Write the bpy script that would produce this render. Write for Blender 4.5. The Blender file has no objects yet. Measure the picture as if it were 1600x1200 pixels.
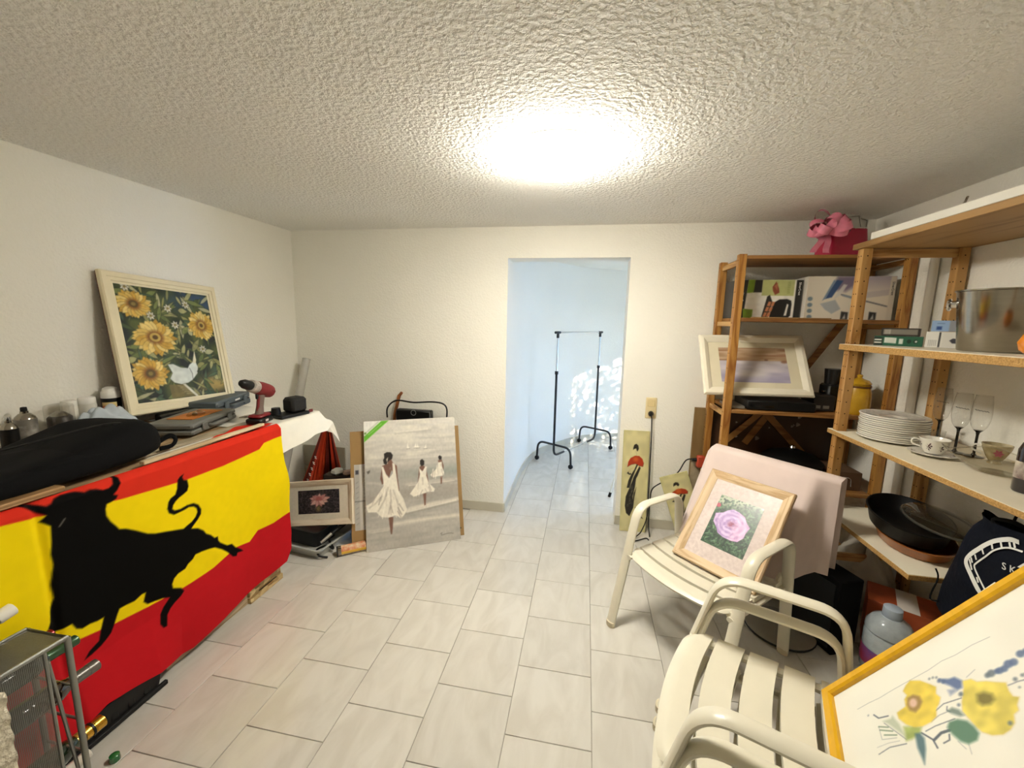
import bpy, math, random
import numpy as np
from mathutils import Vector, Matrix
R = math.radians
PI = math.pi
scene = bpy.context.scene
COL = scene.collection
random.seed(7)

# ------------------------------------------------------------------ camera
cam_d = bpy.data.cameras.new('camera')
cam_d.sensor_width = 36.0
cam_d.lens = 14.288
cam_d.clip_start = 0.02
cam = bpy.data.objects.new('camera', cam_d)
COL.objects.link(cam)
_pitch, _yaw, _roll = R(8.583), R(10.121), R(1.251)
_fw = Vector((-math.sin(_yaw) * math.cos(_pitch), math.cos(_yaw) * math.cos(_pitch), -math.sin(_pitch)))
_rt = Vector((math.cos(_yaw), math.sin(_yaw), 0))
_up = _rt.cross(_fw)
_r2 = _rt * math.cos(_roll) + _up * math.sin(_roll)
_u2 = _up * math.cos(_roll) - _rt * math.sin(_roll)
_m = Matrix((_r2, _u2, -_fw)).transposed().to_4x4()
_m.translation = (0, 0, 1.612)
cam.matrix_world = _m
scene.camera = cam

# ------------------------------------------------------------------ world, sun, exposure
world = bpy.data.worlds.new('sky')
scene.world = world
world.use_nodes = True
_bg = world.node_tree.nodes['Background']
_bg.inputs['Color'].default_value = (0.30, 0.54, 1.0, 1)
_bg.inputs['Strength'].default_value = 4.4
sun_d = bpy.data.lights.new('sun', 'SUN')
sun_d.energy = 11.0
sun_d.angle = R(0.6)
sun_d.color = (1.0, 0.95, 0.86)
sun = bpy.data.objects.new('sun', sun_d)
COL.objects.link(sun)
sun.rotation_euler = Vector((-0.85, 0.38, -0.36)).to_track_quat('-Z', 'Y').to_euler()
LAMP_STRENGTH = 30.0
scene.view_settings.view_transform = 'Standard'
scene.view_settings.look = 'None'
scene.view_settings.gamma = 1.0
scene.view_settings.use_curve_mapping = False
scene.view_settings.exposure = 1.70

# ------------------------------------------------------------------ helpers
def lin(c):
    if isinstance(c, str):
        c = c.lstrip('#')
        c = tuple(int(c[i:i + 2], 16) / 255 for i in (0, 2, 4))
    return tuple((x / 12.92 if x <= 0.04045 else ((x + 0.055) / 1.055) ** 2.4) for x in c[:3])

MATS = {}
def mat(name, color, rough=0.5, metal=0.0, var=0.08, vscale=12.0, bump=0.0, bscale=120.0, bdist=0.002, coat=0.0,
        spec=0.5, trans=0.0, sheen=0.0, stretch=None, color2=None, detail=4.0, sub=0.0):
    """procedural principled material: noise-varied colour, optional noise bump"""
    if name in MATS:
        return MATS[name]
    m = bpy.data.materials.new(name)
    m.use_nodes = True
    nt = m.node_tree
    p = nt.nodes['Principled BSDF']
    c = lin(color)
    tc = nt.nodes.new('ShaderNodeTexCoord')
    src = tc.outputs['Object']
    if stretch:
        mp = nt.nodes.new('ShaderNodeMapping')
        mp.inputs['Scale'].default_value = stretch
        nt.links.new(src, mp.inputs['Vector'])
        src = mp.outputs['Vector']
    if var > 0 or color2:
        n = nt.nodes.new('ShaderNodeTexNoise')
        n.inputs['Scale'].default_value = vscale
        n.inputs['Detail'].default_value = detail
        nt.links.new(src, n.inputs['Vector'])
        r = nt.nodes.new('ShaderNodeValToRGB')
        lo, hi = r.color_ramp.elements
        lo.position, hi.position = 0.3, 0.7
        if color2:
            lo.color = (*lin(color2), 1)
            hi.color = (*c, 1)
        else:
            lo.color = (*[x * (1 - var) for x in c], 1)
            hi.color = (*[min(1, x * (1 + var)) for x in c], 1)
        nt.links.new(n.outputs['Fac'], r.inputs['Fac'])
        nt.links.new(r.outputs['Color'], p.inputs['Base Color'])
    else:
        p.inputs['Base Color'].default_value = (*c, 1)
    p.inputs['Roughness'].default_value = rough
    p.inputs['Metallic'].default_value = metal
    p.inputs['Specular IOR Level'].default_value = spec
    if coat:
        p.inputs['Coat Weight'].default_value = coat
        p.inputs['Coat Roughness'].default_value = 0.08
    if trans:
        p.inputs['Transmission Weight'].default_value = trans
    if sheen:
        p.inputs['Sheen Weight'].default_value = sheen
    if bump:
        b = nt.nodes.new('ShaderNodeTexNoise')
        b.inputs['Scale'].default_value = bscale
        b.inputs['Detail'].default_value = 3.0
        nt.links.new(tc.outputs['Object'], b.inputs['Vector'])
        bn = nt.nodes.new('ShaderNodeBump')
        bn.inputs['Strength'].default_value = bump
        bn.inputs['Distance'].default_value = bdist
        nt.links.new(b.outputs['Fac'], bn.inputs['Height'])
        nt.links.new(bn.outputs['Normal'], p.inputs['Normal'])
    MATS[name] = m
    return m

def wood(name, light, dark, axis='z', scale=6.0, rough=0.55, bands=9.0):
    """wood grain stretched along one axis"""
    if name in MATS:
        return MATS[name]
    m = bpy.data.materials.new(name)
    m.use_nodes = True
    nt = m.node_tree
    p = nt.nodes['Principled BSDF']
    p.inputs['Roughness'].default_value = rough
    tc = nt.nodes.new('ShaderNodeTexCoord')
    mp = nt.nodes.new('ShaderNodeMapping')
    s = {'x': (0.09, 1, 1), 'y': (1, 0.09, 1), 'z': (1, 1, 0.09)}[axis]
    mp.inputs['Scale'].default_value = [v * scale for v in s]
    nt.links.new(tc.outputs['Object'], mp.inputs['Vector'])
    n = nt.nodes.new('ShaderNodeTexNoise')
    n.inputs['Scale'].default_value = 2.2
    n.inputs['Detail'].default_value = 5
    n.inputs['Distortion'].default_value = 0.6
    nt.links.new(mp.outputs['Vector'], n.inputs['Vector'])
    mu = nt.nodes.new('ShaderNodeMath'); mu.operation = 'MULTIPLY'
    mu.inputs[1].default_value = bands
    nt.links.new(n.outputs['Fac'], mu.inputs[0])
    fr = nt.nodes.new('ShaderNodeMath'); fr.operation = 'PINGPONG'
    fr.inputs[1].default_value = 1.0
    nt.links.new(mu.outputs[0], fr.inputs[0])
    r = nt.nodes.new('ShaderNodeValToRGB')
    r.color_ramp.elements[0].color = (*lin(dark), 1)
    r.color_ramp.elements[1].color = (*lin(light), 1)
    r.color_ramp.elements[1].position = 0.55
    nt.links.new(fr.outputs[0], r.inputs['Fac'])
    nt.links.new(r.outputs['Color'], p.inputs['Base Color'])
    MATS[name] = m
    return m

def attr_mat(name, rough=0.5, coat=0.0, bump=0.0, bscale=300.0, spec=0.5, sheen=0.0):
    """colour read from the painted mesh's own colour attribute"""
    if name in MATS:
        return MATS[name]
    m = bpy.data.materials.new(name)
    m.use_nodes = True
    nt = m.node_tree
    p = nt.nodes['Principled BSDF']
    a = nt.nodes.new('ShaderNodeAttribute')
    a.attribute_name = 'Col'
    nt.links.new(a.outputs['Color'], p.inputs['Base Color'])
    p.inputs['Roughness'].default_value = rough
    p.inputs['Specular IOR Level'].default_value = spec
    p.inputs['Coat Weight'].default_value = coat
    p.inputs['Coat Roughness'].default_value = 0.05
    if sheen:
        p.inputs['Sheen Weight'].default_value = sheen
    if bump:
        tc = nt.nodes.new('ShaderNodeTexCoord')
        b = nt.nodes.new('ShaderNodeTexNoise')
        b.inputs['Scale'].default_value = bscale
        nt.links.new(tc.outputs['Object'], b.inputs['Vector'])
        bn = nt.nodes.new('ShaderNodeBump')
        bn.inputs['Strength'].default_value = bump
        bn.inputs['Distance'].default_value = 0.001
        nt.links.new(b.outputs['Fac'], bn.inputs['Height'])
        nt.links.new(bn.outputs['Normal'], p.inputs['Normal'])
    MATS[name] = m
    return m

def thin_glass(name, tint=(1, 1, 1), rough=0.02, refl=1.0):
    if name in MATS:
        return MATS[name]
    m = bpy.data.materials.new(name)
    m.use_nodes = True
    nt = m.node_tree
    nt.nodes.remove(nt.nodes['Principled BSDF'])
    out = nt.nodes['Material Output']
    t = nt.nodes.new('ShaderNodeBsdfTransparent')
    t.inputs['Color'].default_value = (*tint, 1)
    g = nt.nodes.new('ShaderNodeBsdfGlossy')
    g.inputs['Roughness'].default_value = rough
    lw = nt.nodes.new('ShaderNodeLayerWeight')
    pw = nt.nodes.new('ShaderNodeMath'); pw.operation = 'POWER'
    pw.inputs[1].default_value = 4.0
    nt.links.new(lw.outputs['Facing'], pw.inputs[0])
    mu = nt.nodes.new('ShaderNodeMath'); mu.operation = 'MULTIPLY_ADD'
    mu.inputs[1].default_value = min(.9, .55 * refl)
    mu.inputs[2].default_value = .035 * refl
    mu.use_clamp = True
    nt.links.new(pw.outputs[0], mu.inputs[0])
    mx = nt.nodes.new('ShaderNodeMixShader')
    nt.links.new(mu.outputs[0], mx.inputs['Fac'])
    nt.links.new(t.outputs[0], mx.inputs[1])
    nt.links.new(g.outputs[0], mx.inputs[2])
    nt.links.new(mx.outputs[0], out.inputs['Surface'])
    MATS[name] = m
    return m

class MB:
    """collects shapes into one mesh"""
    def __init__(s, T=None):
        s.v, s.f, s.T = [], [], T
    def add(s, vs, fs):
        o = len(s.v)
        for q in vs:
            q = Vector(q)
            s.v.append(tuple(s.T @ q) if s.T else tuple(q))
        s.f += [tuple(i + o for i in f) for f in fs]
        return s
    def box(s, x0, x1, y0, y1, z0, z1, b=0.0):
        if b <= 0:
            vs = [(x, y, z) for x in (x0, x1) for y in (y0, y1) for z in (z0, z1)]
            return s.add(vs, [(0, 1, 3, 2), (4, 6, 7, 5), (0, 4, 5, 1), (2, 3, 7, 6), (0, 2, 6, 4), (1, 5, 7, 3)])
        b = min(b, (x1 - x0) / 2.01, (y1 - y0) / 2.01, (z1 - z0) / 2.01)
        vs, idx = [], {}
        lo, hi = (x0, y0, z0), (x1, y1, z1)
        for i in range(8):
            c = [(i >> a) & 1 for a in range(3)]
            for a in range(3):
                q = []
                for k in range(3):
                    e = hi[k] if c[k] else lo[k]
                    if k != a:
                        e += -b if c[k] else b
                    q.append(e)
                idx[(i, a)] = len(vs)
                vs.append(tuple(q))
        fs = []
        for a in range(3):
            u, w = (a + 1) % 3, (a + 2) % 3
            for d in (0, 1):
                ring = [(0, 0), (1, 0), (1, 1), (0, 1)]
                if d == 0:
                    ring = ring[::-1]
                fs.append(tuple(idx[((d << a) | (i << u) | (j << w), a)] for i, j in ring))
            for i in (0, 1):
                for j in (0, 1):
                    A = (i << u) | (j << w)
                    Bq = A | (1 << a)
                    q = (idx[(A, u)], idx[(Bq, u)], idx[(Bq, w)], idx[(A, w)])
                    fs.append(q if (i ^ j) else q[::-1])
        for i in range(8):
            q = (idx[(i, 0)], idx[(i, 1)], idx[(i, 2)])
            fs.append(q if bin(i).count('1') % 2 else q[::-1])
        return s.add(vs, fs)
    def cyl(s, p0, p1, r0, r1=None, n=14, cap=True):
        r1 = r0 if r1 is None else r1
        p0, p1 = Vector(p0), Vector(p1)
        d = (p1 - p0).normalized()
        a = d.orthogonal().normalized(); b = d.cross(a)
        vs = []
        for p, r in ((p0, r0), (p1, r1)):
            vs += [p + (a * math.cos(2 * PI * k / n) + b * math.sin(2 * PI * k / n)) * r for k in range(n)]
        fs = [(k, (k + 1) % n, n + (k + 1) % n, n + k) for k in range(n)]
        if cap:
            fs += [tuple(range(n))[::-1], tuple(range(n, 2 * n))]
        return s.add(vs, fs)
    def tube(s, pts, r, n=8, up=None, closed=False, r2=None, cap=True):
        """sweep of an ellipse (r along side axis, r2 along the up-ish axis)"""
        pts = [Vector(p) for p in pts]
        N = len(pts)
        r2 = r if r2 is None else r2
        vs = []
        prev = None
        for i, p in enumerate(pts):
            if closed:
                d = pts[(i + 1) % N] - pts[i - 1]
            else:
                d = pts[min(i + 1, N - 1)] - pts[max(i - 1, 0)]
            d.normalize()
            if up is not None:
                a = Vector(up)
                a = (a - d * a.dot(d)).normalized()
            elif prev is None:
                a = d.orthogonal().normalized()
            else:
                a = (prev - d * prev.dot(d)).normalized()
            prev = a
            b = d.cross(a)
            rr = r[i] if isinstance(r, (list, tuple)) else r
            rr2 = r2[i] if isinstance(r2, (list, tuple)) else r2
            for k in range(n):
                t = 2 * PI * (k + 0.5) / n
                vs.append(p + a * math.cos(t) * rr + b * math.sin(t) * rr2)
        fs = []
        for i in range(N if closed else N - 1):
            j = (i + 1) % N
            for k in range(n):
                l = (k + 1) % n
                fs.append((i * n + k, i * n + l, j * n + l, j * n + k))
        if not closed and cap:
            fs.append(tuple(range(n))[::-1])
            fs.append(tuple(range((N - 1) * n, N * n)))
        return s.add(vs, fs)
    def lathe(s, prof, n=24, c=(0, 0, 0), sx=1.0, sy=1.0, ripple=None, close=False):
        vs, fs = [], []
        c = Vector(c)
        for i, (r, z) in enumerate(prof):
            for k in range(n):
                t = 2 * PI * k / n
                q = 1.0 if ripple is None else 1 + ripple[0] * math.cos(ripple[1] * t)
                vs.append(c + Vector((r * q * sx * math.cos(t), r * q * sy * math.sin(t), z)))
        for i in range(len(prof) - 1):
            for k in range(n):
                l = (k + 1) % n
                fs.append((i * n + k, i * n + l, (i + 1) * n + l, (i + 1) * n + k))
        if prof[0][0] > 1e-6 and not close:
            fs.append(tuple(range(n))[::-1])
        if prof[-1][0] > 1e-6 and not close:
            fs.append(tuple(range((len(prof) - 1) * n, len(prof) * n)))
        return s.add(vs, fs)
    def prism(s, poly, d, axis='y', o=0.0):
        """polygon (a,b) extruded along axis from o to o+d"""
        def P(a, b, t):
            return {'y': (a, t, b), 'x': (t, a, b), 'z': (a, b, t)}[axis]
        n = len(poly)
        vs = [P(a, b, o) for a, b in poly] + [P(a, b, o + d) for a, b in poly]
        fs = [(k, (k + 1) % n, n + (k + 1) % n, n + k) for k in range(n)] + [tuple(range(n))[::-1], tuple(range(n, 2 * n))]
        return s.add(vs, fs)
    def grid(s, fn, nu, nv, thick=0.0, cu=False):
        vs, fs = [], []
        for j in range(nv + 1):
            for i in range(nu + 1):
                vs.append(Vector(fn(i / nu, j / nv)))
        W = nu + 1
        for j in range(nv):
            for i in range(nu):
                fs.append((j * W + i, j * W + i + 1, (j + 1) * W + i + 1, (j + 1) * W + i))
        if thick:
            n0 = len(vs)
            ns = []
            for j in range(nv + 1):
                for i in range(nu + 1):
                    a = vs[j * W + min(i + 1, nu)] - vs[j * W + max(i - 1, 0)]
                    b = vs[min(j + 1, nv) * W + i] - vs[max(j - 1, 0) * W + i]
                    n_ = a.cross(b)
                    ns.append(n_.normalized() if n_.length > 1e-9 else Vector((0, 0, 1)))
            vs += [v - n_ * thick for v, n_ in zip(vs[:n0], ns)]
            fs += [tuple(q + n0 for q in f[::-1]) for f in fs]
            edge = [i for i in range(nu + 1)] + [(j * W + nu) for j in range(1, nv + 1)] + [nv * W + i for i in range(nu - 1, -1, -1)] + [j * W for j in range(nv - 1, 0, -1)]
            for k in range(len(edge)):
                a, b = edge[k], edge[(k + 1) % len(edge)]
                fs.append((b, a, a + n0, b + n0))
        return s.add(vs, fs)
    def mesh(s, name, smooth=True, angle=38):
        me = bpy.data.meshes.new(name)
        me.from_pydata(s.v, [], s.f)
        me.update()
        if smooth:
            me.polygons.foreach_set('use_smooth', [True] * len(me.polygons))
            me.set_sharp_from_angle(angle=R(angle))
        return me
    def build(s, name, m, parent=None, smooth=True, angle=38, loc=None):
        me = s.mesh(name, smooth, angle)
        me.materials.append(m)
        o = bpy.data.objects.new(name, me)
        COL.objects.link(o)
        if parent is not None:
            o.parent = parent
        if loc:
            o.location = loc
        return o

def tag(o, label, cat, group=None):
    o['label'] = label
    o['category'] = cat
    if group:
        o['group'] = group
    return o

def thing(name, label, cat, loc=(0, 0, 0), rz=0.0, group=None):
    o = bpy.data.objects.new(name, None)
    o.empty_display_size = 0.05
    COL.objects.link(o)
    o.location = loc
    o.rotation_euler = (0, 0, rz)
    return tag(o, label, cat, group)

def place(o, org, xd, zd):
    """local x along xd, local z along zd; the front is local -y"""
    x = Vector(xd).normalized()
    z = Vector(zd)
    z = (z - x * z.dot(x)).normalized()
    y = z.cross(x)
    m = Matrix((x, y, z)).transposed().to_4x4()
    m.translation = org
    o.matrix_world = m
    return o

def dup(root, label=None, group=None):
    r = root.copy(); COL.objects.link(r)
    if label:
        r['label'] = label
    if group:
        r['group'] = group
    for ch in list(root.children):
        c = ch.copy(); COL.objects.link(c); c.parent = r
        for g in list(ch.children):
            d = g.copy(); COL.objects.link(d); d.parent = c
    return r

def struct(o):
    o['kind'] = 'structure'
    return o

def text(name, s, size, m, parent, org, xd=(1, 0, 0), zd=(0, 0, 1), extrude=0.0004, sx=1.0, shear=0.0):
    cu = bpy.data.curves.new(name, 'FONT')
    cu.body = s
    cu.size = size
    cu.extrude = extrude
    cu.resolution_u = 3
    cu.shear = shear
    cu.align_x = 'CENTER'; cu.align_y = 'CENTER'
    t = bpy.data.objects.new(name + '_tmp', cu)
    COL.objects.link(t)
    dg = bpy.context.evaluated_depsgraph_get()
    me = bpy.data.meshes.new_from_object(t.evaluated_get(dg))
    bpy.data.objects.remove(t)
    # text lies in xy: turn to local xz plane facing -y
    me.transform(Matrix(((sx, 0, 0, 0), (0, 0, -1, 0), (0, 1, 0, 0), (0, 0, 0, 1))))
    me.materials.clear()
    me.materials.append(m)
    o = bpy.data.objects.new(name, me)
    COL.objects.link(o)
    o.parent = parent
    x = Vector(xd).normalized(); z = Vector(zd); z = (z - x * z.dot(x)).normalized(); y = z.cross(x)
    mm = Matrix((x, y, z)).transposed().to_4x4(); mm.translation = org
    o.matrix_local = mm
    return o

def bez(pts, n=8):
    """Catmull-Rom through points"""
    pts = [Vector(p) for p in pts]
    out = []
    for i in range(len(pts) - 1):
        p0 = pts[max(i - 1, 0)]; p1 = pts[i]; p2 = pts[i + 1]; p3 = pts[min(i + 2, len(pts) - 1)]
        for k in range(n):
            t = k / n
            out.append(0.5 * ((2 * p1) + (p2 - p0) * t + (2 * p0 - 5 * p1 + 4 * p2 - p3) * t * t + (3 * p1 - p0 - 3 * p2 + p3) * t ** 3))
    out.append(pts[-1])
    return out

def rounded(pts, r, n=5):
    """polyline with rounded corners"""
    pts = [Vector(p) for p in pts]
    out = [pts[0]]
    for i in range(1, len(pts) - 1):
        a, b, c = pts[i - 1], pts[i], pts[i + 1]
        rr = r[i - 1] if isinstance(r, (list, tuple)) else r
        d1, d2 = (a - b), (c - b)
        k = min(rr, d1.length * 0.49, d2.length * 0.49)
        s, e = b + d1.normalized() * k, b + d2.normalized() * k
        for j in range(n + 1):
            t = j / n
            out.append(s * (1 - t) ** 2 + b * 2 * t * (1 - t) + e * t * t)
    out.append(pts[-1])
    return out

# ------------------------------------------------------------------ painted surfaces
_rng = np.random.RandomState(3)
def vnoise(X, Y, fx, fy, seed):
    r = np.random.RandomState(seed).rand(64, 64)
    x, y = X * fx, Y * fy
    xi, yi = np.floor(x).astype(int), np.floor(y).astype(int)
    u, v = x - xi, y - yi
    u = u * u * (3 - 2 * u); v = v * v * (3 - 2 * v)
    g = lambda i, j: r[(xi + i) % 64, (yi + j) % 64]
    return (g(0, 0) * (1 - u) + g(1, 0) * u) * (1 - v) + (g(0, 1) * (1 - u) + g(1, 1) * u) * v

def hexc(c):
    if isinstance(c, str):
        c = c.lstrip('#')
        return np.array([int(c[i:i + 2], 16) / 255 for i in (0, 2, 4)])
    return np.array(c, float)

class Pic:
    """a picture drawn on a fine grid of mesh points, W x H metres; drawing is in metres from bottom left"""
    def __init__(s, W, H, n, bg, soft=0.8):
        s.W, s.H, s.n = W, H, n
        s.m = max(2, int(round(n * H / W)))
        s.X, s.Y = np.meshgrid(np.linspace(0, W, n + 1), np.linspace(0, H, s.m + 1))
        s.c = np.ones(s.X.shape + (3,)) * hexc(bg)
        s.e = soft * W / n
    def uv(s, pts):
        return [(a * s.W, b * s.H) for a, b in pts]
    def mix(s, mask, col):
        s.c += mask[..., None] * (hexc(col) - s.c)
    def fill(s, colfield, mask):
        s.c += mask[..., None] * (colfield - s.c)
    def sdf(s, pts, closed, X, Y):
        P = np.array(pts, float)
        d = np.full(X.shape, 1e9)
        ins = np.zeros(X.shape, bool)
        N = len(P)
        for i in range(N if closed else N - 1):
            a, b = P[i], P[(i + 1) % N]
            e = b - a
            L = max(e @ e, 1e-12)
            t = np.clip(((X - a[0]) * e[0] + (Y - a[1]) * e[1]) / L, 0, 1)
            d = np.minimum(d, (X - a[0] - t * e[0]) ** 2 + (Y - a[1] - t * e[1]) ** 2)
            if closed and a[1] != b[1]:
                c = ((a[1] > Y) != (b[1] > Y)) & (X < (b[0] - a[0]) * (Y - a[1]) / (b[1] - a[1]) + a[0])
                ins ^= c
        d = np.sqrt(d)
        return np.where(ins, -d, d) if closed else d
    def _win(s, pts, pad):
        P = np.array(pts, float)
        x0, y0 = P.min(0) - pad; x1, y1 = P.max(0) + pad
        dx, dy = s.W / s.n, s.H / s.m
        i0, i1 = max(0, int(x0 / dx)), min(s.n, int(x1 / dx) + 1)
        j0, j1 = max(0, int(y0 / dy)), min(s.m, int(y1 / dy) + 1)
        if i1 < i0 or j1 < j0:
            return None
        return (slice(j0, j1 + 1), slice(i0, i1 + 1))
    def poly(s, pts, col, a=1.0, soft=None, uv=False):
        if uv:
            pts = s.uv(pts)
        e = soft or s.e
        w = s._win(pts, 2 * e)
        if w is None:
            return
        d = s.sdf(pts, True, s.X[w], s.Y[w])
        k = np.clip(0.5 - d / (2 * e), 0, 1) * a
        s.c[w] += k[..., None] * (hexc(col) - s.c[w])
    def stroke(s, pts, wd, col, a=1.0, soft=None, uv=False, taper=False):
        if uv:
            pts = s.uv(pts)
        e = soft or s.e
        w = s._win(pts, wd + 2 * e)
        if w is None:
            return
        d = s.sdf(pts, False, s.X[w], s.Y[w]) - wd / 2
        k = np.clip(0.5 - d / (2 * e), 0, 1) * a
        if wd < 2 * e:
            k *= max(0.35, wd / (2 * e))
        s.c[w] += k[..., None] * (hexc(col) - s.c[w])
    def ell(s, cx, cy, rx, ry, col, a=1.0, rot=0.0, soft=None, uv=False):
        if uv:
            cx, cy = cx * s.W, cy * s.H
        n = 18
        pts = [(cx + rx * math.cos(t) * math.cos(rot) - ry * math.sin(t) * math.sin(rot), cy + rx * math.cos(t) * math.sin(rot) + ry * math.sin(t) * math.cos(rot)) for t in [2 * PI * k / n for k in range(n)]]
        s.poly(pts, col, a, soft)
    def leaf(s, x, y, L, wd, ang, col, a=1.0, edge=None):
        n = 6
        top, bot = [], []
        for k in range(n + 1):
            t = k / n
            r = wd * math.sin(PI * t ** 0.8)
            top.append((t * L, r)); bot.append((t * L, -r))
        pts = top + bot[::-1]
        ca, sa = math.cos(ang), math.sin(ang)
        pts = [(x + p * ca - q * sa, y + p * sa + q * ca) for p, q in pts]
        if edge:
            s.stroke(pts + [pts[0]], s.e * 1.6, edge, 0.8 * a)
        s.poly(pts, col, a)
    def grain(s, amt, fx, fy, seed):
        n = vnoise(s.X / s.W, s.Y / s.H, fx, fy, seed) - 0.5
        s.c *= (1 + amt * 2 * n)[..., None]
    def build(s, name, m, parent, org=(0, 0, 0), fn=None):
        """fn(x, z) -> local position; default is the flat local xz plane"""
        nx, ny = s.n + 1, s.m + 1
        co = np.zeros((ny, nx, 3))
        if fn is None:
            co[..., 0] = s.X + org[0]; co[..., 1] = org[1]; co[..., 2] = s.Y + org[2]
        else:
            co[...] = fn(s.X, s.Y)
        idx = np.arange(nx * ny).reshape(ny, nx)
        q = np.stack([idx[:-1, :-1], idx[:-1, 1:], idx[1:, 1:], idx[1:, :-1]], -1).reshape(-1, 4)
        me = bpy.data.meshes.new(name)
        me.vertices.add(nx * ny); me.vertices.foreach_set('co', co.reshape(-1))
        me.loops.add(q.size); me.loops.foreach_set('vertex_index', q.reshape(-1).astype(np.int32))
        me.polygons.add(len(q)); me.polygons.foreach_set('loop_start', (np.arange(len(q)) * 4).astype(np.int32))
        me.polygons.foreach_set('use_smooth', np.ones(len(q), bool))
        me.update(calc_edges=True)
        c = np.clip(s.c, 0, 1)
        c = np.where(c <= 0.04045, c / 12.92, ((c + 0.055) / 1.055) ** 2.4)
        rgba = np.concatenate([c, np.ones(c.shape[:2] + (1,))], -1).astype(np.float32)
        at = me.color_attributes.new('Col', 'FLOAT_COLOR', 'POINT')
        at.data.foreach_set('color', rgba.reshape(-1))
        me.materials.append(m)
        o = bpy.data.objects.new(name, me)
        COL.objects.link(o)
        if parent is not None:
            o.parent = parent
        return o

def frame_rails(root, W, H, fw, prof, m, mv=None, name='frame_rail'):
    """four mitred rails around a W x H picture (outer size); prof: list of (inward offset 0..1, depth towards the front)"""
    mv = mv or m
    cs = [((0, 0), (W, 0), (1, 0), (0, 1)), ((W, 0), (W, H), (0, 1), (-1, 0)), ((W, H), (0, H), (-1, 0), (0, -1)), ((0, H), (0, 0), (0, -1), (1, 0))]
    for k, (a, b, d, n) in enumerate(cs):
        mb = MB()
        vs = []
        for end, p, sg in ((0, a, 1), (1, b, -1)):
            for off, dep in prof:
                o_ = off * fw
                vs.append((p[0] + n[0] * o_ + d[0] * o_ * sg, -dep, p[1] + n[1] * o_ + d[1] * o_ * sg))
        N = len(prof)
        fs = [(i, (i + 1) % N, N + (i + 1) % N, N + i) for i in range(N)] + [tuple(range(N))[::-1], tuple(range(N, 2 * N))]
        mb.add(vs, [f[::-1] for f in fs])
        mb.build(name, m if k % 2 == 0 else mv, root, angle=25)
PROF = [(0, 0), (0, .018), (.12, .024), (.55, .02), (.85, .012), (1, .010), (1, 0)]
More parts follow.
